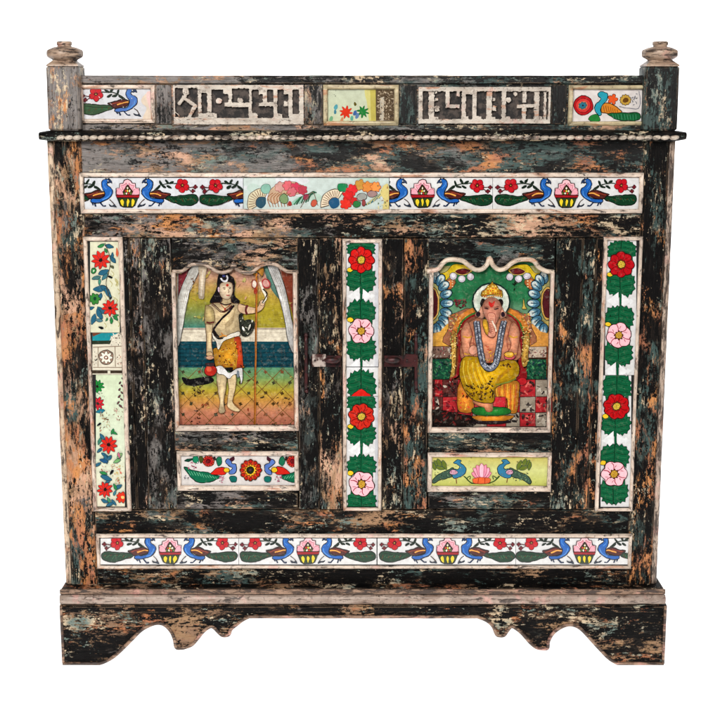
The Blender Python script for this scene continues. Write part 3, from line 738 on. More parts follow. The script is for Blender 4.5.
# ------------------------------------------------------------------ bottom band
fr = frame(96.5, 631.5, 533.5, 568.5, 4.2, 0, .008)
s_ = .958; cyb = 550.5
for x0, x1, u in ((100.5, 238.6, [169.7]), (239, 376.5, [307.6]), (377.5, 515.6, [447.2]), (516, 628.5, [584])):
    band_tile(x0, x1, 538.4, 564.5, u, s_, cyb, fr)
# ------------------------------------------------------------------ upright strips
fr = frame(342.6, 382.0, 238.8, 510.5, 4.2, -.0002, .009)
cxm = lambda y: 361.2+(y-260)*.002
cv = Canvas(*CXs(346.6, 378.2, 241.8, 366.6), -.0036)
cv.px(); cv.poly([(374.8, 241), (379, 241), (379, 367), (374.8, 367)], (196, 196, 200), 0, False)
vstrip(cv, cxm, [('U', 240, 256), ('L', 268, 293), ('S', 296), ('U', 300, 322), ('L', 338, 361), ('S', 367), ('R', 260), ('P', 331)])
cv.build('tile', 'tile', fr, 'white tile with red flower above pink flower')
cv = Canvas(*CXs(346.5, 378.2, 367.4, 396.0), -.0034)
vstrip(cv, cxm, [('S', 367), ('U', 370, 397), ('C', 393)])
cv.build('tile', 'tile', fr, 'short cut tile of green leaves')
cv = Canvas(*CXs(346.6, 378.2, 396.5, 506.5), -.0036)
cv.px(); cv.poly([(375.5, 396), (379, 396), (379, 507), (375, 507)], (190, 190, 194), 0, False)
vstrip(cv, cxm, [('U', 392, 410), ('L', 425, 446), ('S', 450), ('U', 455, 475), ('L', 492, 515), ('R', 416.5, (196, 40, 26)), ('P', 484)])
cv.build('tile', 'tile', fr, 'white tile with orange red flower above pink flower')
fr = frame(599.0, 637.6, 236.5, 511, 4.2, -.0002, .009)
cxr = lambda y: 621.2-(y-264.6)*.0330
XR_ = lambda y: 639.5-(y-240)*.034
def slant(cv, x0, y0, x1, y1): pass
cv = Canvas(*CXs(602.9, 633.8, 240.6, 375), -.0036)
vstrip(cv, cxr, [('U', 240, 259), ('L', 273, 297), ('S', 301), ('U', 306, 328), ('L', 343, 367), ('S', 371), ('R', 264.6, (176, 14, 24)), ('P', 335.4)])
cv.build('tile', 'tile', fr, 'white tile with dark red flower above pink flower')
cv = Canvas(*CXs(602.9, 633.8, 375.5, 506.8), -.0036)
vstrip(cv, cxr, [('U', 373, 399), ('L', 414, 436), ('S', 440), ('U', 444, 466), ('L', 482, 504), ('R', 406.5, (180, 14, 20)), ('P', 474), ])
cv.build('tile', 'tile', fr, 'white tile with dark red flower above pink flower')
# left strip: three different tiles
fr = frame(88.3, 127.2, 236.5, 511, 4.8, -.0002, .009)
def mini_leaf(cv, x, y, L, a, c): cv.poly([(x, y), (x+L*.5*math.cos(a)-L*.22*math.sin(a), y+L*.5*math.sin(a)+L*.22*math.cos(a)), (x+L*math.cos(a), y+L*math.sin(a)), (x+L*.5*math.cos(a)+L*.22*math.sin(a), y+L*.5*math.sin(a)-L*.22*math.cos(a))], c, .35, True, (20, 50, 60))
def poins(cv, x, y, r, c=(206, 38, 26)):
    for k in range(9):
        a = k*6.283/9+.2; mini_leaf(cv, x, y, r, a, c)
    cv.ell(x, y, r*.2, r*.2, (30, 20, 16))
TE = (40, 92, 116); GL = (44, 124, 64)
cv = Canvas(*CXs(93.4, 122.6, 241.8, 332.5), -.0036, (208, 206, 178)); cv.zm(85, 240, 7.58)
random.seed(21)
for k in range(26): x = random.uniform(130, 250); y = random.uniform(200, 660); cv.line([(x, y), (x+18, y+22), (x+8, y+44)], .5, (170, 160, 100))
for x, y, L, a, c in ((150, 30, 60, 2.7, GL), (150, 40, 70, .2, TE), (150, 60, 45, 1.2, GL), (190, 120, 70, .9, TE), (210, 140, 45, -1.6, TE), (190, 190, 40, .7, (90, 90, 60)), (180, 225, 90, 2.7, TE), (170, 250, 70, 2.2, (60, 110, 120)), (120, 280, 70, 2.9, (70, 110, 110)), (110, 290, 50, 1.6, (70, 130, 110)), (170, 360, 110, 3.0, TE), (120, 350, 80, .6, TE), (150, 370, 80, .9, TE), (120, 400, 60, 1.7, TE), (190, 400, 50, 1.5, TE), (150, 560, 80, -2.4, TE), (90, 520, 90, 1.1, TE), (70, 510, 50, 2.9, TE), (80, 560, 90, 1.9, TE), (75, 600, 60, .2, (80, 120, 130)), (215, 575, 50, .8, GL), (200, 580, 55, 1.6, GL), (215, 580, 40, -.3, GL), (170, 590, 30, 2, GL), (170, 275, 40, .3, BLK), (100, 655, 45, .5, BLK), (205, 430, 30, 2.4, BLK)):
    mini_leaf(cv, x, y, L, a, c)
cv.ell(65, 232, 22, 22, GL, .5); cv.ell(65, 232, 8, 8, (200, 210, 180)); cv.flower(72, 445, 44, 7, (50, 120, 50), .4); cv.ell(75, 445, 12, 14, (20, 60, 40))
poins(cv, 118, 152, 72); poins(cv, 190, 515, 66); cv.poly([(240, 55), (250, 90), (245, 130), (232, 100)], (196, 90, 60))
cv.line([(150, 20), (185, 120), (190, 200), (160, 330), (190, 440)], .5, (70, 60, 40))
cv.build('tile', 'tile', fr, 'ivory tile with red star flowers and blue leaves')
cv = Canvas(*CXs(93.2, 122.6, 333, 374.5), -.0036, (214, 206, 186)); cv.zm(85, 325, 7.58)
cv.poly([(50, 55), (270, 55), (200, 85), (180, 145), (50, 145)], (30, 134, 142), 0, False); cv.poly([(50, 55), (130, 60), (60, 85)], (110, 60, 40), 0, False)
cv.poly([(50, 118), (200, 118), (190, 145), (50, 145)], (40, 50, 36), 0, False); cv.scrib(180, 280, 60, 150, 40, [(90, 66, 60), (230, 224, 206), (40, 34, 36)], (.4, .9), (6, 16))
cv.line([(60, 165), (290, 160)], .5, (130, 110, 90), False); cv.line([(60, 320), (290, 320)], .5, (130, 110, 90), False); cv.line([(98, 165), (98, 320)], .5, (130, 110, 90), False); cv.line([(230, 165), (230, 320)], .5, (130, 110, 90), False)
cv.ell(160, 246, 56, 56, (150, 122, 104), .5); cv.flower(160, 246, 50, 8, (232, 226, 208), .4, .6); cv.ell(160, 246, 18, 18, (120, 80, 66)); cv.ell(160, 246, 8, 8, (232, 226, 208))
cv.scrib(60, 90, 200, 300, 12, [BLK, (120, 90, 70)], (.5, .9), (6, 14)); cv.scrib(240, 280, 190, 300, 14, [(90, 40, 30), (190, 90, 50)], (.5, .9), (6, 14))
cv.poly([(50, 345), (290, 345), (290, 368), (50, 368)], (56, 46, 36), 0, False); cv.poly([(172, 345), (192, 345), (192, 368), (172, 368)], (206, 200, 180), 0, False)
cv.build('tile', 'tile', fr, 'cut tile piece with teal band and white rosette')
cv = Canvas(*CXs(93.4, 122.6, 374.9, 506.5), -.0036, (206, 214, 186), grad=[(374.9, (200, 212, 180)), (440, (206, 216, 190)), (506.5, (214, 208, 184))])
cv.zm(85, 325, 7.58)
poins(cv, 95, 465, 52, (34, 130, 50)); poins(cv, 95, 595, 52, (198, 34, 44)); mini_leaf(cv, 80, 660, 75, -.2, (34, 110, 130)); cv.scrib(70, 150, 500, 560, 16, [(30, 60, 50), (60, 110, 90)], (.6, 1.1), (8, 16))
cv.scrib(215, 290, 620, 720, 30, [(190, 140, 130), (230, 226, 210), (130, 100, 80)], (.4, .8), (8, 20)); 
for k in range(9): mini_leaf(cv, 275-k*2, 400+k*26, 28, 2.2 if k % 2 else .6, (110, 60, 60))
cv.zm(85, 415, 7.58)
cv.scrib(100, 190, -20, 120, 44, [(170, 130, 100), (228, 222, 200), (110, 80, 60), (190, 190, 150)], (.4, .8), (8, 22)); mini_leaf(cv, 95, 80, 35, -.6, BLK)
cv.scrib(200, 310, 370, 520, 50, [(190, 170, 110), (228, 222, 200), (140, 120, 70), (196, 110, 90)], (.4, .8), (8, 22)); cv.scrib(120, 210, 380, 440, 20, [(190, 120, 110), (140, 90, 70)], (.4, .8), (8, 18))
poins(cv, 180, 225, 68); poins(cv, 150, 565, 62); cv.at(0, 0); cv.zm(85, 415, 7.58); cv.flower(282, 625, 46, 9, (206, 50, 30), .4, .7); cv.ell(285, 625, 12, 12, (226, 190, 110))
for x, y, L, a, c in ((110, 140, 60, .9, TE), (200, 130, 50, .3, GL), (200, 150, 50, -1.3, GL), (115, 170, 60, 1.8, (60, 120, 100)), (130, 250, 50, 2.4, TE), (120, 290, 60, .4, TE), (150, 300, 70, 1.3, TE), (110, 340, 70, .2, (34, 80, 120)), (200, 300, 55, 2.2, TE), (120, 360, 60, 2.6, TE), (110, 430, 60, .3, GL), (120, 460, 90, .4, TE), (190, 500, 40, 2.8, TE), (220, 560, 70, -.5, TE), (215, 520, 55, 1.1, GL), (235, 570, 45, 2.0, (60, 120, 130)), (120, 640, 60, .4, TE), (170, 620, 50, 1.2, (70, 130, 90)), (200, 640, 60, .9, TE), (160, 690, 60, -.4, TE), (240, 330, 60, -.8, (130, 170, 110)), (260, 330, 50, -1.8, (196, 110, 130)), (215, 360, 60, -.4, (110, 160, 100)), (190, 450, 40, -.9, BLK)):
    mini_leaf(cv, x, y, L, a, c)
cv.build('tile', 'tile', fr, 'pale green tile with red star flowers at its foot')
exec_doors = True
# ------------------------------------------------------------------ doors
YD = .0022; YP = .012
def door(x0, x1, pl, pr, mat, top, tl, tr, ty0, ty1, pb, br, bmat):
    mb = MB()
    mb.R(x0, pl, 238.2, 509.4, YD, .019); mb.R(pr, x1, 238.2, 509.4, YD, .019)
    mb.R(pl, pr, pb, ty0+2, YD+.0006, .018, mi=1); mb.R(pl, pr, ty1-2, 509.4, YD+.0006, .018, mi=1)
    mb.R(pl-1, pr+1, ty0, ty1, YD+.004, .012, mi=1, amp=0)
    dr = mb.build('door', [M[mat], M['door_h']])
    # scalloped board over the picture
    arc = smooth(top, False, 5)
    pts = [P(a, b, YD+.0012) for a, b in arc]
    xl = pts[0][0]; xr = pts[-1][0]; zt = P(0, 238.4, YD)[2]
    mb = MB()
    n = len(pts); vs = []; fs = []
    for (x, y, z) in pts: vs += [(x, YD+.0012, z), (x, YD+.0012, zt), (x, YP-.0005, z), (x, YP-.0005, zt)]
    for i in range(n-1):
        a = i*4; b = a+4
        fs += [[a, b, b+1, a+1], [a, a+2, b+2, b], [a+1, b+1, b+3, a+3]]
    mb.add(vs, fs); mb.build('scalloped_panel', M['door_h'], dr)
    mb = MB(); mb.tube([(p[0], YD-.0005, p[2]) for p in pts], br, n=8); mb.build('scalloped_bead', M[bmat], dr)
    return dr
T1 = [(172.5, 271.3), (182, 271), (188, 266.5), (193.5, 263.8), (204.5, 264.2), (212, 268.5), (219, 272), (225, 272), (231, 269), (233.6, 263.0), (236.5, 269), (244, 272.2), (252, 272), (258.5, 266.7), (266.7, 263.6), (275.5, 264.2), (283, 269), (289, 271.6), (298.5, 271.6)]
d1 = door(144.5, 319, 174, 298, 'door_l', T1, 177, 298.5, 451, 490, 427, .0036, 'arch')
T2 = [(427, 271.5), (437.5, 269), (443, 262.6), (449, 259.4), (461.8, 260.4), (468.6, 265.3), (475.4, 269.6), (482, 269), (487, 264.3), (489.6, 258.0), (493, 265.3), (498.7, 269.6), (505.6, 268), (512.4, 262.4), (521, 259.4), (532.8, 260.4), (538.6, 267), (546, 271), (554, 272)]
d2 = door(403.5, 579, 428, 553, 'door_r', T2, 427.5, 551, 452.5, 491, 429, .0046, 'arch_r')
# picture frames: uprights and a fat sill bead
frame(173.2, 298.2, 272, 431, 5.0, YD-.0002, .009, d1, ('trim_h', 'trim_v'), 'picture_frame', 'blr', 6.5)
frame(428.2, 552.6, 272, 432.5, 4.8, YD-.0002, .009, d2, ('trim_h', 'trim_v'), 'picture_frame', 'blr', 6)
f1 = frame(177, 299, 451, 490.5, 5.0, YD-.0002, .009, d1, ('trim_h', 'trim_v'), 'tile_frame', 'tblr', 6)
f2 = frame(427.5, 551.5, 452.3, 491.5, 5.0, YD-.0002, .009, d2, ('trim_h', 'trim_v'), 'tile_frame', 'tblr', 6.5)
f1.name = 'tile_frame'
# -------- picture of a standing figure with a staff
random.seed(5)
cv = Canvas(173, 299, 256, 429.5, YP, (120, 90, 60), grad=[(256, (168, 130, 130)), (276, (196, 146, 122)), (288, (186, 150, 72)), (300, (158, 148, 40)), (312, (120, 140, 66)), (328, (44, 124, 116)), (429.5, (30, 70, 70))])
cv.lw = .5; cv.dk = .78; cv.lt = 1.10; cv.soft = True; cv.wob = .55
cv.grad(236, 299, [(256, (180, 140, 140)), (272, (200, 150, 140)), (284, (206, 150, 120)), (296, (190, 160, 60)), (310, (172, 156, 34)), (328, (160, 150, 40))])
cv.px(); cv.poly([(262, 262), (276, 262), (284, 300), (272, 290)], (96, 140, 126))
cv.poly([(173, 328), (299, 328), (299, 342), (173, 342)], (222, 212, 190), 0, False); cv.line([(173, 329), (299, 329)], .9, (150, 130, 120), False); cv.line([(173, 333), (299, 333)], .5, (180, 168, 150), False)
cv.poly([(173, 341.5), (299, 341.5), (299, 368), (173, 368)], (16, 66, 78), 0, False)
for y in range(345, 368, 4):
    cv.line([(173, y), (299, y)], .5, (8, 36, 46), False)
    for x in range(176+(y % 8)*2, 299, 12): cv.line([(x, y), (x, y+4)], .5, (8, 40, 50), False)
cv.grad(173, 299, [(367.5, (70, 140, 110)), (378, (110, 156, 90)), (390, (180, 164, 44)), (400, (206, 146, 60)), (412, (206, 126, 96)), (430, (186, 96, 84))])
for k in range(-6, 14):
    for sg in (1, -1):
        x = 178+k*21
        cv.line([(x, 368), (x+sg*34, 402), (x+sg*60, 428)], .6, (120, 84, 40), False)
for j in range(6):
    for k in range(8):
        x = 183+k*16.5+(j % 2)*8; y = 372+j*10.6
        cv.at(x, y); cv.flower(0, 0, 2.0, 4, random.choice([(70, 50, 20), (120, 70, 40), (60, 60, 40)]), 0, .45, random.random())
cv.px(); cv.scrib(175, 297, 370, 427, 46, [(90, 60, 30), (60, 50, 30), (150, 60, 40), (214, 180, 90)], (.4, 1.0), (1, 4))
cv.poly([(182, 377), (190, 379), (208, 376.5), (214, 380), (208, 384), (192, 386), (184, 383)], (16, 14, 18))
cv.scrib(192, 200, 386, 400, 16, [BLK], (.8, 1.5), (1, 3)); cv.scrib(190, 200, 408, 424, 12, [(50, 20, 14)], (.8, 1.5), (1, 3)); cv.scrib(276, 290, 398, 404, 10, [BLK], (.6, 1.2), (1, 3))
# curtains
cv.poly([(173, 262), (192, 262), (186, 284), (178, 330), (173, 330)], (186, 150, 120), 0, False); cv.poly([(178, 272), (190, 264), (184, 286), (179, 312)], (112, 36, 44), 0); cv.poly([(280, 268), (299, 262), (299, 346), (292, 312)], (124, 56, 38), 0, False); cv.poly([(294, 262), (299, 262), (299, 427), (295, 427)], (176, 120, 80), 0, False)
cv.scrib(178, 294, 264, 326, 60, [(206, 160, 120), (150, 150, 70), (190, 176, 110), (170, 140, 60)], (.3, .6), (2, 6))
cv.poly([(196, 262), (201, 266), (191, 288), (186, 310), (181.5, 334), (178.5, 346), (175.5, 334), (178, 300), (186, 276)], (216, 214, 206), .5)
for k in range(3): cv.line([(196+k*1.2, 266), (187+k*1.6, 288), (178.5+k*1.2, 326)], .45, (150, 146, 140))
cv.poly([(199, 262), (207, 264), (205, 280), (204, 297), (201, 299), (198.5, 296), (199, 280)], (204, 186, 160), .3, oc=(150, 130, 110)); cv.line([(203, 270), (201, 296)], .5, (232, 226, 210))
cv.poly([(266, 262), (275, 262), (284, 284), (290, 310), (295, 335), (299, 350), (294, 354), (288, 342), (284, 318), (276, 288)], (214, 212, 208), .5)
for k in range(3): cv.line([(268+k*2, 264), (280+k*1.8, 290), (290+k*1.2, 338)], .45, (140, 140, 140))
cv.line([(178, 262), (177, 427)], .9, (150, 150, 140), False)
cv.scrib(190, 194, 278, 292, 5, [(90, 50, 20)], (.8, 1.4), (1, 3))
# figure
cv.zm(190, 255, 7.2); SK = (214, 190, 146); OL = (96, 64, 44)
cv.poly([(205, 150), (218, 118), (240, 108), (262, 118), (285, 140), (312, 168), (324, 220), (320, 290), (356, 332), (340, 350), (290, 352), (230, 352), (170, 345), (142, 335), (165, 290), (188, 250), (196, 200)], (22, 16, 20), .4)
cv.poly([(128, 362), (165, 345), (225, 340), (240, 300), (290, 300), (300, 345), (340, 350), (400, 365), (372, 425), (356, 470), (362, 560), (300, 602), (230, 606), (180, 580), (160, 540), (158, 480), (120, 470), (112, 430), (116, 390)], SK, .6, oc=OL)
cv.poly([(112, 430), (160, 440), (164, 500), (158, 560), (156, 640), (166, 700), (172, 730), (150, 745), (126, 735), (120, 700), (118, 600), (112, 500)], SK, .6, oc=OL)
cv.poly([(120, 360), (108, 400), (106, 480), (120, 496), (172, 492), (180, 440), (160, 380)], (188, 166, 112), .5, oc=OL); cv.line([(116, 482), (145, 488), (174, 482)], 1.5, (90, 30, 34))
cv.poly([(350, 352), (400, 368), (470, 378), (494, 366), (500, 340), (520, 322), (540, 330), (534, 368), (512, 398), (470, 416), (400, 426), (352, 405)], (212, 178, 142), .5, oc=OL)
cv.line([(412, 362), (400, 395), (412, 428)], 2.2, (88, 26, 30)); cv.ell(520, 345, 18, 22, (214, 180, 144), .4, OL)
cv.poly([(214, 222), (232, 200), (280, 194), (306, 215), (310, 258), (297, 298), (272, 322), (238, 312), (216, 282)], (230, 206, 174), .5, oc=OL)
cv.poly([(200, 235), (212, 230), (214, 268), (204, 262)], (206, 176, 190), .3)
cv.line([(236, 236), (256, 232)], .7, BLK, False); cv.line([(280, 232), (298, 236)], .7, BLK, False); cv.ell(248, 243, 7, 3.5, (40, 30, 26)); cv.ell(288, 243, 6, 3.5, (40, 30, 26)); cv.line([(274, 245), (280, 268), (270, 272)], .5, OL); cv.line([(258, 290), (272, 293), (284, 289)], 1.0, (168, 60, 60)); cv.poly([(268, 205), (280, 216), (270, 228), (258, 216)], (196, 60, 44))
cv.line([(222, 168), (235, 188), (262, 188), (272, 165), (264, 146)], 1.6, (216, 216, 220)); cv.ell(243, 150, 12, 9, (60, 70, 140))
cv.line([(160, 350), (190, 378), (232, 408), (270, 396), (305, 365)], 2.0, (70, 30, 26)); cv.line([(162, 352), (190, 380), (232, 410)], .6, (170, 150, 120)); cv.line([(215, 345), (250, 358), (300, 350)], 1.4, (50, 30, 26)); cv.line([(222, 356), (252, 385), (290, 358)], .9, (150, 70, 40)); cv.ell(252, 390, 7, 9, (170, 60, 40))
cv.line([(318, 362), (280, 410), (220, 470), (165, 540)], 2.0, (26, 16, 20)); cv.line([(165, 540), (188, 575), (225, 604), (262, 592)], 2.6, (24, 18, 18)); cv.line([(225, 560), (250, 585), (290, 572)], 1.2, (190, 120, 60))
for k in range(6): cv.line([(330-k*3, 380+k*8), (310, 440+k*8), (250, 500+k*6)], .3, (170, 146, 104))
cv.zm(195, 310, 10.286)
cv.poly([(190, 400), (230, 380), (330, 300), (450, 280), (470, 320), (485, 420), (490, 560), (505, 590), (400, 620), (250, 600), (205, 570), (195, 480)], (198, 138, 36), .6)
cv.poly([(400, 300), (465, 285), (485, 430), (490, 590), (430, 600), (440, 450)], (196, 66, 28))
random.seed(8); cv.scrib(205, 480, 330, 590, 46, [(60, 22, 12), (90, 30, 14), (150, 60, 20)], (.6, 1.4), (12, 34)); cv.scrib(250, 420, 330, 580, 12, [(224, 190, 70)], (.5, 1.0), (14, 30))
cv.poly([(172, 225), (195, 260), (240, 300), (300, 280), (380, 240), (450, 220), (460, 262), (380, 285), (310, 312), (275, 345), (245, 405), (225, 385), (215, 330), (185, 290)], (226, 220, 204), .5)
cv.line([(250, 280), (290, 262), (330, 270)], 1.2, (196, 130, 50)); cv.line([(200, 228), (235, 285), (285, 290)], 1.8, BLK)
cv.ell(150, 455, 34, 24, (206, 172, 126), .5, OL); cv.ell(155, 490, 40, 20, (196, 150, 120), .5, OL)
# bag of snakes and skull at the hip
cv.zm(190, 255, 7.2); cv.poly([(352, 430), (378, 425), (385, 470), (430, 465), (465, 490), (455, 540), (420, 580), (380, 585), (362, 540), (355, 490)], (44, 48, 40), .4)
random.seed(3); cv.scrib(355, 450, 430, 570, 26, [BLK, (90, 100, 80), (190, 190, 170)], (.6, 1.2), (10, 22)); cv.ell(385, 530, 10, 20, (236, 232, 222), .4, rot=-.3); cv.ell(428, 520, 8, 24, (226, 226, 214), .4, rot=.4)
# staff
cv.px(); cv.line([(256.5, 262), (256, 330), (255.3, 380), (254.5, 427)], 1.9, (176, 106, 36)); cv.line([(255.8, 290), (255.2, 340), (254.2, 427)], .6, (112, 60, 24))
cv.poly([(253, 262), (256, 258), (260, 262), (264, 270), (262, 276), (257, 272), (254, 276), (252, 270)], (190, 130, 50), .4); cv.scrib(252, 264, 262, 282, 16, [(60, 50, 40), (150, 120, 60), (80, 110, 100)], (.6, 1.2), (1, 3))
cv.ell(254.2, 284, 2.8, 4, (222, 206, 190), 1.0, (140, 50, 40)); cv.ell(255.5, 291, 1.8, 3, (150, 50, 30)); cv.ell(266, 283.5, 3.8, 4.5, (216, 160, 150), 1.2, (176, 40, 50), -.5); cv.line([(260, 282), (264, 292), (266, 298), (262, 303)], 2.2, (226, 218, 200)); cv.line([(263, 289), (267, 294), (264, 300), (262, 303)], 1.1, BLK)
# legs, pot, hem
cv.poly([(217, 372), (225.5, 374), (226, 388), (224, 402), (225, 411), (222, 413.5), (218.5, 411.5), (220, 402), (217.5, 388)], SK, .5, oc=OL)
cv.poly([(228, 376), (235.5, 375), (235.5, 388), (232.5, 401), (237, 407.5), (240, 410.5), (236, 411.5), (228.5, 408), (227.5, 401), (229, 388)], SK, .5, oc=OL)
cv.poly([(215.5, 367), (221, 366), (225.5, 369), (229.5, 372.5), (236, 369), (242, 368), (243, 376), (241, 384), (239.5, 376), (234, 374.5), (229, 379), (223.5, 375), (218, 373.5)], (224, 222, 220), .5)
cv.poly([(225, 367.5), (233, 368), (230, 371.5)], BLK); cv.ell(238, 374, 1.6, 3.6, (120, 130, 140))
cv.ell(210.5, 370.5, 6.2, 5.8, (176, 38, 28), .6); cv.ell(209, 369, 2.6, 3.0, (206, 84, 56)); cv.poly([(206, 363), (214, 363), (213, 366), (207, 366)], (60, 40, 44), .4); cv.line([(203, 366), (201, 372), (205, 378)], .6, (150, 140, 130))
cv.build('picture_panel', 'glass', d1, 'painted picture of a standing long-haired figure holding a staff')
# -------- picture of the seated elephant headed figure
random.seed(9)
cv = Canvas(428, 553, 252, 430.5, YP, (140, 60, 40), grad=[(252, (16, 104, 64)), (300, (20, 116, 72)), (316, (120, 170, 140)), (324, (214, 180, 80)), (342, (212, 126, 66)), (348, (160, 70, 40)), (430.5, (90, 30, 24))])
cv.lw = .5; cv.dk = .76; cv.lt = 1.10; cv.soft = True; cv.wob = .55
cv.zm(435, 260, 6.545)
for sgn, X in ((1, lambda x: x), (-1, lambda x: 722-x)):
    cv.poly([(X(a), b) for a, b in [(-30, 60), (-30, 260), (30, 260), (60, 200), (110, 165), (140, 120), (150, 80), (120, 40)]], (190, 186, 120), 0)
    cv.poly([(X(a), b) for a, b in [(20, 100), (70, 80), (120, 30), (200, 35), (245, 70), (200, 92), (130, 92), (80, 120), (40, 180)]], (206, 176, 30), .5)
    cv.poly([(X(a), b) for a, b in [(130, 75), (180, 52), (232, 66), (215, 90), (170, 98)]], (96, 26, 30), .6, oc=(222, 190, 90))
    cv.poly([(X(a), b) for a, b in [(50, 165), (95, 115), (135, 140), (120, 175), (85, 200), (55, 190)]], (208, 120, 60), .4)
    for q in range(9): cv.ell(X(70+(q % 3)*22), 138+(q//3)*18, 5, 4, (238, 216, 170))
    for x, y in ((120, 106), (175, 124), (232, 110)): cv.ell(X(x), y, 25, 24, (196, 190, 200), .5); cv.ell(X(x), y-4, 13, 14, (226, 222, 226))
    for k in range(9):
        a = -1.45+k*.36; x = 0+82*math.cos(a)*.95; y = 285+172*math.sin(a)*1.0
        rr = a if sgn > 0 else math.pi-a
        cv.ell(X(x), y, 42, 29, (58, 104, 130), .7, rot=rr); cv.ell(X(x+10*math.cos(a)), y+10*math.sin(a), 27, 21, (116, 160, 176), rot=rr); cv.ell(X(x+17*math.cos(a)), y+17*math.sin(a), 19, 17, (206, 216, 212), rot=rr)
        for w_ in (-.25, 0, .25): cv.line([(X(x-32*math.cos(a)), y-32*math.sin(a)), (X(x+18*math.cos(a+w_)), y+18*math.sin(a+w_))], .4, (24, 60, 84), False)
    cv.ell(X(-16), 285, 46, 110, (214, 166, 80), .6); cv.ell(X(-18), 285, 36, 96, (84, 28, 34), .5)
cv.at(0, 0); cv.zm(435, 260, 6.545)
cv.scrib(130, 205, 260, 310, 40, [(90, 14, 28), (60, 10, 20), (120, 20, 40)], (1, 2.0), (10, 24)); cv.scrib(515, 530, 120, 200, 6, [(20, 30, 20)], (.8, 1.2), (10, 30))
cv.poly([(575, 300), (582, 250), (590, 300), (600, 318), (570, 318)], (206, 176, 80), .4)
# throne back
cv.soft = False; cv.poly([(-40, 486), (30, 470), (80, 420), (110, 410), (110, 565), (-40, 565)], (218, 160, 66), 0, False); cv.poly([(762, 486), (692, 470), (642, 420), (612, 410), (612, 565), (762, 565)], (218, 150, 66), 0, False); cv.soft = True
cv.poly([(88, 560), (90, 440), (90, 370), (140, 345), (200, 320), (260, 320), (500, 320), (560, 345), (610, 360), (632, 440), (625, 560)], (206, 130, 90), .5)
cv.scrib(90, 150, 350, 550, 44, [(206, 90, 60), (226, 180, 90), (110, 120, 60), (230, 190, 160)], (.6, 1.4), (10, 24)); cv.scrib(575, 630, 350, 550, 44, [(206, 90, 60), (226, 180, 90), (110, 120, 60), (230, 190, 160)], (.6, 1.4), (10, 24))
cv.line([(120, 555), (135, 450), (165, 385), (220, 345), (280, 325), (450, 325), (520, 350), (575, 400), (600, 470), (608, 555)], 5.2, (214, 130, 50))
for k in range(16):
    t = k/15; a = math.pi*(1-t); cv.ell(362+238*math.cos(a), 520-195*math.sin(a), 7, 6, random.choice([(200, 40, 30), (238, 214, 120)]))
cv.line([(140, 555), (152, 460), (182, 400), (235, 360), (290, 345), (440, 345), (500, 365), (552, 415), (578, 470), (584, 555)], 2.2, (60, 120, 50))
cv.poly([(150, 560), (160, 470), (190, 405), (250, 365), (300, 350), (430, 350), (490, 365), (540, 410), (562, 480), (572, 560)], (196, 120, 90), 1.9, oc=(140, 20, 26))
cv.zm(435, 335, 6.545)
# walls / floor left and right
for a, b in ((-40, 115), (600, 730)):
    cv.poly([(a, 78), (b, 78), (b, 152), (a, 152)], (120, 92, 80) if a < 0 else (190, 170, 150), 0, False); cv.scrib(a, b, 85, 148, 40, [(60, 40, 40), (120, 60, 60), (150, 140, 130), (230, 220, 200)], (.7, 1.6), (8, 26))
    cv.line([(a, 152), (b, 150)], 1.0, (60, 30, 20), False)
    cv.poly([(a, 157), (b, 157), (b, 290), (a, 290)], (20, 70, 50), 0, False); cv.scrib(a, b, 160, 285, 60, [(10, 36, 30), (40, 110, 70), (70, 140, 90), (20, 50, 60)], (.7, 1.4), (10, 30))
cv.poly([(105, -10), (135, -10), (140, 120), (125, 290), (95, 290), (110, 200)], (206, 160, 70), .5); cv.poly([(585, -10), (620, -10), (612, 120), (600, 200), (560, 200), (570, 100)], (206, 160, 70), .5)
cv.scrib(100, 135, 0, 260, 60, [(130, 80, 30), (238, 210, 130)], (.5, 1), (8, 20)); cv.scrib(565, 612, 0, 190, 60, [(130, 80, 30), (238, 210, 130)], (.5, 1), (8, 20))
rows = [(292, 405), (405, 507), (507, 600)]; cols = [-45, -2, 50, 148, 245, 340, 465, 555, 657, 770]
for j, (a, b) in enumerate(rows):
    for i in range(len(cols)-1):
        cc = (168, 36, 42) if (i+j) % 2 else ((150, 138, 122) if i > 3 else (92, 44, 40))
        cv.poly([(cols[i], a), (cols[i+1], a), (cols[i+1], b), (cols[i], b)], cc, .7, False, (40, 16, 16))
        cv.scrib(cols[i]+10, cols[i+1]-14, a+14, b-14, 10, [(110, 18, 28), (50, 24, 22), (206, 100, 90)] if (i+j) % 2 else [(26, 22, 22), (196, 186, 170), (50, 42, 40)], (.6, 1.5), (16, 44))
cv.poly([(110, 290), (165, 240), (170, 0), (150, 0), (155, 120), (140, 250), (95, 290), (120, 330)], (136, 20, 26), 0); cv.poly([(545, 180), (555, 0), (575, 0), (565, 180), (600, 240), (590, 310), (550, 330), (530, 290)], (136, 20, 26), 0)
cv.ell(568, 305, 34, 26, (180, 30, 38), .4)
cv.scrib(-40, 130, 300, 400, 30, [(90, 20, 24), (40, 16, 16)], (1.2, 2.4), (14, 40))
cv.poly([(-45, 500), (40, 490), (150, 515), (245, 530), (245, 600), (-45, 600)], (30, 20, 18)); cv.scrib(-40, 240, 500, 590, 34, [(16, 12, 12), (70, 40, 30), (96, 24, 24)], (1.0, 2.2), (14, 40))
cv.poly([(165, 300), (240, 400), (250, 500), (160, 500), (145, 420)], (216, 130, 40), .5); cv.scrib(160, 240, 380, 500, 18, [(206, 60, 40), (240, 180, 60)], (.8, 1.6), (10, 26))
cv.poly([(395, 320), (540, 300), (548, 400), (535, 505), (480, 505), (470, 420), (385, 400)], (216, 136, 40), .5)
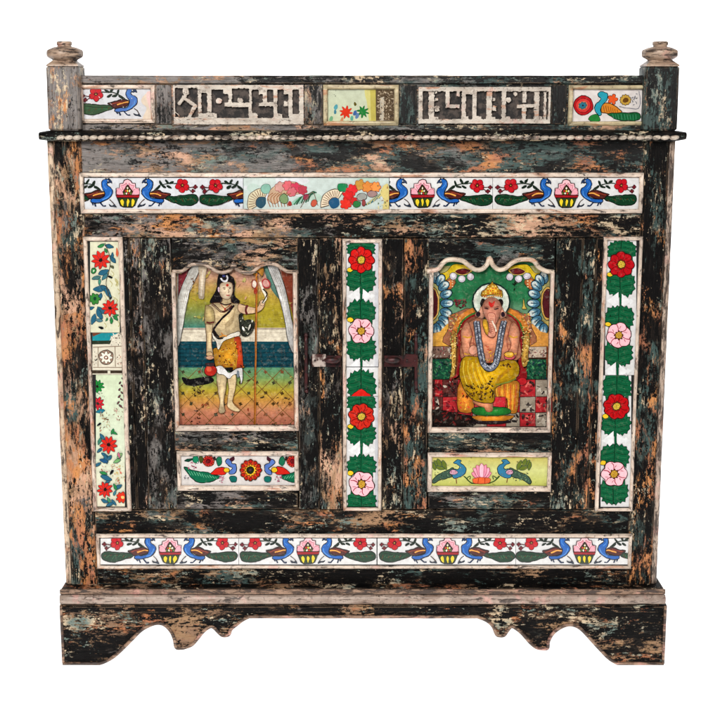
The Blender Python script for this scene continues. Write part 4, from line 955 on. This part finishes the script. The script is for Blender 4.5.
for k in range(8): cv.line([(400+k*19, 325), (408+k*17, 400), (440+k*11, 490)], .8, (190, 70, 36) if k % 2 else (236, 180, 60))
cv.poly([(382, 405), (462, 405), (462, 475), (382, 475)], (196, 40, 52), .6, False)
cv.poly([(240, 535), (300, 525), (450, 525), (520, 530), (470, 560), (380, 572), (290, 565)], (224, 140, 40), .5); cv.poly([(260, 565), (480, 562), (470, 580), (270, 582)], (36, 26, 30), 0)
cv.poly([(242, 505), (262, 475), (360, 468), (475, 478), (495, 508), (440, 526), (300, 528)], (36, 124, 46), .5)
cv.poly([(250, 430), (300, 415), (370, 420), (380, 470), (372, 500), (335, 500), (320, 475), (270, 455)], (206, 130, 90), .5, oc=OL)
# body, arms
cv.zm(435, 260, 6.545); cv.scrib(96, 170, 350, 540, 70, [(226, 150, 60), (196, 70, 50), (240, 206, 130), (90, 110, 50)], (.6, 1.2), (6, 16)); cv.scrib(566, 624, 350, 540, 70, [(226, 150, 60), (196, 70, 50), (240, 206, 130), (90, 110, 50)], (.6, 1.2), (6, 16))
cv.zm(435, 260, 6.545); FL = (216, 140, 104)
cv.poly([(172, 640), (178, 500), (205, 430), (260, 385), (330, 370), (400, 370), (470, 385), (525, 430), (548, 500), (556, 640), (430, 670), (300, 670)], FL, .5, oc=OL)
for l in ([(205, 500), (230, 560), (215, 620)], [(245, 470), (255, 540), (240, 610)], [(520, 500), (500, 560), (515, 620)], [(480, 470), (470, 540), (485, 600)], [(225, 545), (260, 550), (280, 590)], [(470, 550), (500, 555), (530, 545)]): cv.line(l, .8, (156, 76, 60))
for sx_ in (-1, 1):
    A_ = [(-185, 440), (-150, 405), (-128, 440), (-120, 500), (-135, 560), (-110, 610), (-125, 650), (-165, 640), (-185, 580), (-192, 500)]
    cv.poly([(362+sx_*-a, b) for a, b in A_], (220, 146, 112), .7, oc=(120, 60, 44))
    cv.line([(362+sx_*180, 500), (362+sx_*150, 508), (362+sx_*124, 498)], 1.5, (206, 150, 50)); cv.line([(362+sx_*172, 610), (362+sx_*145, 618), (362+sx_*116, 606)], 1.5, (206, 150, 50))
for x in (): cv.ell(x, 545, 15, 40, (200, 118, 90), .3, (150, 80, 60)); cv.line([(x-20, 520), (x+20, 520)], 1.0, (190, 140, 60), False)
cv.ell(250, 590, 28, 30, (216, 150, 124), .5, OL)
# garland, under the face
cv.zm(435, 335, 6.545)
cv.poly([(172, 170), (205, 140), (300, 150), (312, 215), (352, 240), (400, 215), (425, 172), (520, 165), (552, 215), (535, 275), (450, 318), (395, 350), (385, 440), (300, 440), (235, 415), (195, 365), (168, 300), (160, 230)], (212, 164, 18), .6)
for k in range(9): cv.line([(190+k*14, 165+k*3), (185+k*17, 240), (215+k*19, 340)], .7, (176, 124, 16) if k % 2 else (230, 200, 70))
for k in range(6): cv.line([(520-k*10, 190+k*8), (480-k*12, 240+k*6), (420-k*3, 280+k*8)], .7, (180, 128, 20))
cv.line([(395, 322), (460, 315), (530, 285)], 1.2, (120, 130, 50))
random.seed(12); cv.scrib(205, 385, 320, 425, 90, [(50, 24, 14), (80, 40, 16), (30, 16, 12)], (.9, 1.9), (8, 22)); cv.scrib(340, 385, 270, 340, 12, [(40, 20, 14)], (1, 1.8), (8, 22)); cv.scrib(430, 500, 190, 215, 9, [(70, 34, 14)], (.7, 1.2), (10, 22)); cv.scrib(180, 230, 390, 410, 8, [(60, 30, 14)], (1, 1.6), (8, 20))
cv.scrib(325, 395, 70, 180, 16, [(200, 70, 40), (230, 170, 60)], (.6, 1.2), (8, 20))
cv.ell(488, 140, 36, 24, (196, 80, 90), .5); cv.ell(486, 128, 32, 20, (224, 160, 50), .5); cv.ell(486, 124, 20, 9, (240, 200, 90))
G = [(272, -90), (282, 0), (300, 120), (318, 190), (355, 218), (395, 190), (412, 120), (432, 0), (452, -90)]
cv.line(G, 6.8, (24, 26, 34)); cv.line(G, 5.4, (112, 118, 132)); cv.line(G, .9, (30, 32, 44))
for k in range(90):
    t = k/89*(len(G)-1); i = min(int(t), len(G)-2); u = t-i; x = G[i][0]*(1-u)+G[i+1][0]*u; y = G[i][1]*(1-u)+G[i+1][1]*u
    cv.ell(x+(9 if k % 2 else -9)+random.uniform(-2, 2), y+random.uniform(-3, 3), 6.4, 3.6, random.choice([(196, 198, 206), (62, 68, 84), (168, 174, 186)]), 0, rot=.8 if k % 2 else -.8)
# halo, head, crown
cv.zm(435, 260, 6.545)
cv.ell(368, 270, 122, 118, (216, 220, 206), 1.6, (14, 40, 36)); cv.ell(368, 272, 98, 94, (196, 206, 190))
cv.poly([(305, 295), (292, 330), (262, 350), (270, 372), (318, 380), (330, 300)], (206, 146, 120), .4, oc=OL); cv.poly([(432, 295), (448, 330), (468, 350), (460, 372), (425, 380), (410, 300)], (206, 146, 120), .4, oc=OL)
cv.ell(315, 280, 20, 28, (26, 18, 18)); cv.ell(428, 280, 18, 28, (26, 18, 18)); cv.ell(283, 356, 16, 18, (36, 20, 30)); cv.ell(445, 356, 13, 18, (36, 20, 30))
cv.poly([(312, 300), (330, 258), (370, 244), (412, 258), (434, 300), (430, 345), (415, 385), (400, 430), (402, 480), (380, 508), (350, 500), (344, 470), (350, 420), (330, 380), (316, 345)], (208, 136, 112), .5, oc=OL)
cv.poly([(312, 395), (335, 390), (350, 430), (352, 490), (330, 480), (316, 440)], (222, 168, 50), .4)
cv.poly([(345, 350), (392, 350), (394, 410), (388, 450), (398, 480), (380, 505), (352, 498), (350, 470), (364, 478), (368, 450), (354, 410)], (216, 148, 122), .5, oc=(150, 70, 60))
for y in range(365, 480, 14): cv.line([(354, y), (372, y+4), (388, y)], .4, (160, 86, 70))
cv.line([(375, 400), (395, 440), (402, 470)], 1.4, (236, 220, 200))
cv.ell(338, 318, 15, 5, (60, 30, 30), 0, rot=.25); cv.ell(402, 318, 14, 5, (60, 30, 30), 0, rot=-.25); cv.line([(322, 306), (352, 310)], .6, (90, 40, 30), False); cv.line([(388, 310), (418, 304)], .6, (90, 40, 30), False)
cv.poly([(350, 270), (372, 282), (392, 268), (384, 300), (370, 310), (356, 298)], (196, 40, 34))
cv.poly([(302, 236), (306, 205), (330, 190), (345, 165), (366, 155), (374, 138), (384, 155), (404, 165), (420, 190), (440, 205), (442, 242), (410, 232), (370, 228), (330, 234)], (214, 160, 40), .5)
for q in range(22): cv.ell(312+q*5.9, 238+4*math.sin(q*.3), 4, 4, (236, 206, 120) if q % 2 else (160, 40, 40))
for q in range(34):
    x = 315+(q % 8)*16; y = 172+(q//8)*15
    if abs(x-372) < (y-140)*.9+8: cv.ell(x, y, 5, 4, random.choice([(242, 214, 120), (150, 80, 30), (242, 214, 120), (186, 60, 40)]))
cv.build('picture_panel', 'glass', d2, 'painted picture of a seated elephant-headed figure on a throne')
# lower door tiles
random.seed(31)
cv = Canvas(180.5, 295.5, 454, 485.5, YD-.003, (206, 200, 196))
def bird(cv, m):
    Z = lambda l: [((a-432 if False else a), b) for a, b in l]
cv.zm(176, 450, 12)
for mir in (0, 1):
    k = 12
    if mir: cv.T = lambda u, v: (2*250.5-(u/12+176), v/12+450)
    cv.poly([(95, 205), (140, 215), (200, 245), (280, 262), (360, 260), (440, 290), (530, 315), (520, 340), (440, 375), (360, 392), (270, 390), (200, 350), (140, 280)], (16, 96, 66), .6)
    for q in range(11): cv.line([(150+q*32, 250+q*7), (175+q*32, 300+q*5)], .5, (90, 170, 130), False)
    cv.poly([(420, 285), (470, 225), (530, 205), (580, 205), (600, 270), (560, 295), (490, 295)], (196, 34, 24), .5); cv.ell(610, 238, 36, 34, (222, 178, 30), .5); cv.scrib(590, 640, 210, 260, 8, [(150, 90, 20)], (.4, .8), (6, 16))
    cv.poly([(600, 150), (620, 110), (660, 120), (670, 160), (720, 180), (725, 250), (690, 290), (640, 290), (650, 250), (680, 220), (640, 190)], (80, 110, 176), .6)
    cv.ell(390, 135, 70, 66, (176, 28, 32), .6, (120, 60, 40))
    for q in range(12): a = q*.5236; cv.ell(390+60*math.cos(a), 135+56*math.sin(a), 13, 12, (196, 60, 40), .3)
    cv.ell(385, 135, 30, 28, (100, 16, 20), .4)
    cv.poly([(200, 130), (215, 80), (250, 70), (275, 110), (270, 150), (235, 160)], (20, 120, 84), .4); cv.poly([(100, 135), (140, 110), (200, 105), (190, 125), (150, 145)], (14, 60, 44), .3); cv.poly([(280, 90), (310, 80), (330, 120), (300, 160)], (60, 70, 30), .3)
    cv.poly([(480, 130), (500, 85), (540, 90), (550, 150), (510, 190)], (24, 100, 70), .4); cv.poly([(440, 90), (470, 80), (480, 120), (455, 125)], (40, 24, 24)); cv.poly([(640, 110), (690, 80), (700, 120), (670, 140)], (60, 24, 36))
    cv.scrib(150, 290, 150, 225, 16, [(170, 80, 110), (130, 40, 70), (230, 210, 216)], (.7, 1.3), (16, 34)); cv.scrib(520, 600, 310, 390, 14, [(190, 110, 140), (120, 50, 70)], (.7, 1.3), (16, 34))
    cv.poly([(640, 330), (680, 315), (730, 325), (720, 380), (660, 385)], (20, 96, 88), .4); cv.scrib(90, 170, 310, 380, 8, [(80, 80, 120), (40, 30, 30)], (.7, 1.2), (12, 26))
cv.zm(236, 450, 11.25)
cv.flower(165, 228, 124, 12, (206, 74, 26), .6, .86); cv.scrib(80, 250, 140, 320, 30, [(176, 34, 24), (226, 110, 40)], (.8, 1.5), (14, 30))
for q in range(12): a = q*.5236; cv.ell(165+98*math.cos(a), 228+98*math.sin(a), 17, 17, (176, 26, 22), .35)
cv.flower(165, 228, 74, 12, (226, 176, 40), .5, .75, 0, BLK, True); cv.ell(162, 226, 44, 42, (30, 36, 20), .4); cv.ell(162, 228, 14, 12, (80, 40, 70))
cv.build('tile', 'tile', f1, 'white tile with orange sunflower between two birds')
cv = Canvas(431.5, 547.8, 455.5, 486, YD-.003, (206, 206, 120), grad=[(455.5, (186, 172, 84)), (470, (200, 202, 130)), (486, (184, 186, 92))])
cv.zm(425, 450, 5.76)
for mir in (0, 1):
    if mir: cv.T = lambda u, v: (2*482-(u/5.76+425)-.5, v/5.76+450)
    cv.poly([(40, 180), (60, 150), (100, 130), (140, 112), (165, 105), (160, 150), (120, 165), (80, 178), (50, 195)], (60, 84, 70), .5); cv.scrib(50, 150, 125, 180, 24, [(20, 34, 34), (120, 150, 110)], (.4, .8), (5, 11))
    cv.poly([(165, 75), (185, 55), (212, 62), (205, 75), (225, 88), (238, 110), (228, 140), (195, 160), (165, 162), (155, 140), (165, 112), (190, 112), (200, 98), (185, 85)], (50, 116, 150), .5)
    cv.ell(165, 128, 22, 14, (196, 150, 170), .4); cv.scrib(150, 180, 120, 138, 8, [(120, 40, 60)], (.4, .7), (4, 8)); cv.line([(178, 160), (182, 190)], .7, (110, 60, 40), False); cv.ell(196, 68, 2, 2, BLK)
    for x, y, L, a in ((50, 60, 70, .8), (70, 50, 60, 1.1), (100, 60, 60, 1.2), (60, 95, 55, .3), (45, 70, 50, 1.3)): mini_leaf(cv, x, y, L, a, (96, 110, 40))
    cv.line([(225, 150), (260, 185), (290, 192)], .9, (40, 70, 30)); cv.line([(238, 165), (262, 150), (258, 170)], .7, (40, 70, 30))
cv.px(); cv.scrib(433, 546, 457, 485, 70, [(150, 160, 80), (214, 200, 120), (120, 110, 60), (190, 150, 90)], (.3, .6), (.8, 2)); cv.at(481.6, 474); 
for a, c, r in ((-1.25, (224, 140, 160), 10.5), (1.25, (224, 140, 160), 10.5), (-.8, (232, 160, 178), 11.5), (.8, (232, 160, 178), 11.5), (-.4, (226, 140, 164), 12), (.4, (226, 140, 164), 12), (0, (240, 180, 194), 12.5)):
    ux, uy = math.sin(a), -math.cos(a); cv.poly([(0, 6), (ux*r*.55-uy*2.8, uy*r*.55+6*.4+ux*2.8), (ux*r, uy*r+2), (ux*r*.55+uy*2.8, uy*r*.55+6*.4-ux*2.8)], c, .4, oc=(150, 50, 80))
cv.poly([(-9, 5), (-4, 3.5), (4, 3.5), (9, 5), (7.5, 9), (0, 10), (-7.5, 9)], (216, 96, 50), .4, oc=(130, 30, 20)); cv.line([(-3, 4), (-3.5, 9.5)], .5, (150, 40, 20), False); cv.line([(3, 4), (3.5, 9.5)], .5, (150, 40, 20), False)
cv.build('tile', 'tile', f2, 'yellow green tile with pink lotus between two blue birds')
# ------------------------------------------------------------------ latches
def latch(x0, x1, rod, plate_l):
    mb = MB(); y = -.004
    mb.R(x0, x1, 355.5, 367, -.0025, .0022, bev=.0008)
    lt = mb.build('latch', M['iron'])
    mb = MB(); a = plate_l; mb.R(a, a+14, 354, 367, -.005, .002, bev=.0008); lp = mb.build('latch_plate', M['plate' if plate_l < 340 else 'iron'], lt)
    mb = MB()
    for q_ in (a+3, a+11):
        c_ = Vector(P(q_, 360.5, -.0052)); mb.tube([c_, c_+Vector((0, -.0016, 0))], [.0022, .0015], n=10)
    mb.build('latch_screws', M['iron'], lt)
    mb = MB(); p = P((x0+x1)/2+(6 if plate_l < 340 else -6), 360, -.012)
    c = Vector(p); mb.tube([c+Vector((-.014, 0, 0)), c+Vector((-.010, -.003, 0)), c+Vector((0, -.004, 0)), c+Vector((.010, -.003, 0)), c+Vector((.014, 0, 0))], [.003, .0055, .0068, .0055, .003], n=12); mb.tube([c+Vector((0, .012, 0)), c+Vector((0, 0, 0))], .004)
    mb.build('latch_knob', M['iron'], lt)
    mb = MB(); q = [P(rod, yy, -.001) for yy in range(336, 391, 6)]
    mb.tube(q, .0032, n=8); mb.tube([P(rod, 336, -.001), P(rod, 333, -.001)], [.0045, .003], n=8); mb.tube([P(rod, 390, -.001), P(rod+1.5, 393, -.002)], [.0045, .002], n=8)
    mb.build('bolt_rod', M['iron'], lt)
latch(311, 341, 306, 312); latch(384, 413, 416, 404)
# ------------------------------------------------------------------ plinth
YPn = -.030
xl = P(58.3, 592, YPn)[0]; xr = P(667, 592, YPn)[0]
zt = P(0, 589.5, YPn)[2]; zm1 = P(0, 605, YPn)[2]
mb = MB(); mb.box(xl+.003, xr-.003, zm1-.001, zt, YPn+.004, .42, bev=.004)
pl = mb.build('plinth', M['plinth'])
mb = MB(); mb.box(xl+.0028, xr-.0028, P(0, 594.6, YPn)[2], zt-.0005, YPn+.0005, YPn+.0035, bev=.001); mb.build('upper_fillet', M['edge'], pl)
mb = MB(); za = P(0, 604.5, YPn)[2]; zb = P(0, 595.2, YPn)[2]; zc_ = (za+zb)/2; r = (zb-za)/2
mb.tube([(xl+.0028+(xr-xl-.0056)*i/70, YPn+.003, zc_) for i in range(71)], r, n=12, flat=.8); mb.build('plinth_bead', M['bar'], pl)
AP = [(88, 666), (100, 664.3), (112, 658.5), (122, 650), (132, 640), (141, 631), (150, 626), (158, 624), (165, 626), (171, 632), (174.5, 640), (176, 648), (181, 649), (186, 648), (192, 645.5), (197, 640), (203, 632.5), (210, 627.5), (214, 628.5), (218, 632.5), (222, 636), (226, 636.3), (229, 635), (231, 630), (237, 625), (243, 620.5), (249, 617.5)]
AR = [(477.5, 617.5), (487, 621.5), (493, 627), (496.5, 635), (500, 636.5), (504, 636), (507, 632), (511, 627.5), (515, 628.5), (522, 634), (530, 643), (536, 648), (541, 649.3), (547.5, 649), (548.5, 642), (553, 634), (562, 627.5), (571, 625.5), (580, 629), (590, 639), (600, 650), (610, 660), (620, 665), (630, 666)]
edge = smooth(AP, False, 4)+[(249+(477.5-249)*i/24, 617.5) for i in range(1, 24)]+smooth(AR, False, 4)
YA = YPn+.002
zf = P(0, 666, YA)[2]
xo0 = P(60.5, 630, YA)[0]; xo1 = P(666, 630, YA)[0]
low = [P(a, b, YA) for a, b in edge]
cols = [(xo0+.001, 0.0)]+[(p[0], max(0.0, p[2])) for p in low]+[(xo1-.001, 0.0)]
ztop = zm1-.0005
vs = []; fs = []; NR = 6
for (x, z) in cols:
    for j in range(NR+1):
        t = j/NR; vs.append((x, YA, z+(ztop-z)*t))
    vs.append((x, YA+.022, z)); vs.append((x, YA+.022, ztop))
K = NR+3
for i in range(len(cols)-1):
    a = i*K; b = a+K
    for j in range(NR): fs.append([a+j, b+j, b+j+1, a+j+1])
    fs += [[a, a+K-2, b+K-2, b], [a+NR, b+NR, b+K-1, a+K-1], [a+K-2, a+K-1, b+K-1, b+K-2]]
for i in (0, len(cols)-1): a = i*K; fs.append([a+j for j in range(NR+1)]+[a+K-1, a+K-2])
mb = MB(); mb.add(vs, fs)
ap = mb.build('apron', M['plinth'], pl)
mb = MB(); mb.tube([(xo0+.003, YA-.0005, .0035)]+[(p[0], YA-.0005, max(.0035, p[2]+.0016)) for p in low]+[(xo1-.003, YA-.0005, .0035)], .0034, n=8); mb.build('carved_edge', M['edge'], pl)
for xx in (xo0+.003, xo1-.003):
    mb = MB(); mb.tube([(xx, YA-.0004, .004+(ztop-.006)*i/12) for i in range(13)], .0030, n=8); mb.build('foot_edge', M['edge'], pl)
mb = MB(); mb.box(xl+.004, xr-.004, P(0, 612, YA)[2], P(0, 606.5, YA)[2], YA-.0025, YA-.0005, bev=.0008); mb.build('lower_fillet', M['plinth'], pl)
for nm, x0, x1 in (('side_apron', xo0, xo0+.02), ('side_apron', xo1-.02, xo1)):
    mb = MB(); mb.box(x0, x1, .05, ztop, YA+.0225, .41); mb.box(x0+.001, x1-.001, 0, .0495, .36, .41); mb.build(nm, M['plinth'], pl)
# ------------------------------------------------------------------ white surface and background
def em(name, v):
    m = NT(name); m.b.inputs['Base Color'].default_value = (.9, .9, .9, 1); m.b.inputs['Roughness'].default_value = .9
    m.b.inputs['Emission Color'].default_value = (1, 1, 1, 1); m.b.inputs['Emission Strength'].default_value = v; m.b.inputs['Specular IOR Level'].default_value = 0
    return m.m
LT = em('added_white_glow', 1.1)  # glow added to floor and backdrop, keeps them pure white without shadows
def quad(name, v, mat):
    me = bpy.data.meshes.new(name); me.from_pydata(v, [], [[0, 1, 2, 3]]); o = link(name, me, mat); o['kind'] = 'structure'; return o
quad('floor', [(-4, -.75, -.001), (4, -.75, -.001), (4, 3.0, -.001), (-4, 3.0, -.001)], LT)
quad('backdrop', [(-4, 2.98, -.0005), (4, 2.98, -.0005), (4, 2.98, 4), (-4, 2.98, 4)], LT)
# ------------------------------------------------------------------ light
W = bpy.data.worlds.new('World'); S.world = W; W.use_nodes = True
W.node_tree.nodes['Background'].inputs[0].default_value = (1, 1, 1, 1); W.node_tree.nodes['Background'].inputs[1].default_value = .03
def area(name, loc, tgt, size, power, col=(1, 1, 1)):
    l = bpy.data.lights.new(name, 'AREA'); l.shape = 'RECTANGLE'; l.size, l.size_y = size; l.energy = power; l.color = col
    o = bpy.data.objects.new(name, l); COL.objects.link(o); o.location = loc
    o.rotation_euler = (Vector(tgt)-Vector(loc)).to_track_quat('-Z', 'Y').to_euler(); return o
area('softbox_left', (-1.05, -2.3, 1.74), (-.15, 0, .8), (.5, .5), 50, (1, .985, .96))
area('softbox_front', (.2, -2.8, 2.75), (0, 0, .55), (.35, .35), 72, (1, .99, .97))
area('softbox_right', (2.4, -1.9, 1.1), (.2, 0, .5), (.6, 1.2), 16, (1, .97, .93))
S.view_settings.view_transform = 'Standard'; S.view_settings.look = 'None'; S.view_settings.gamma = 1; S.view_settings.exposure = 0
S.render.engine = 'CYCLES'
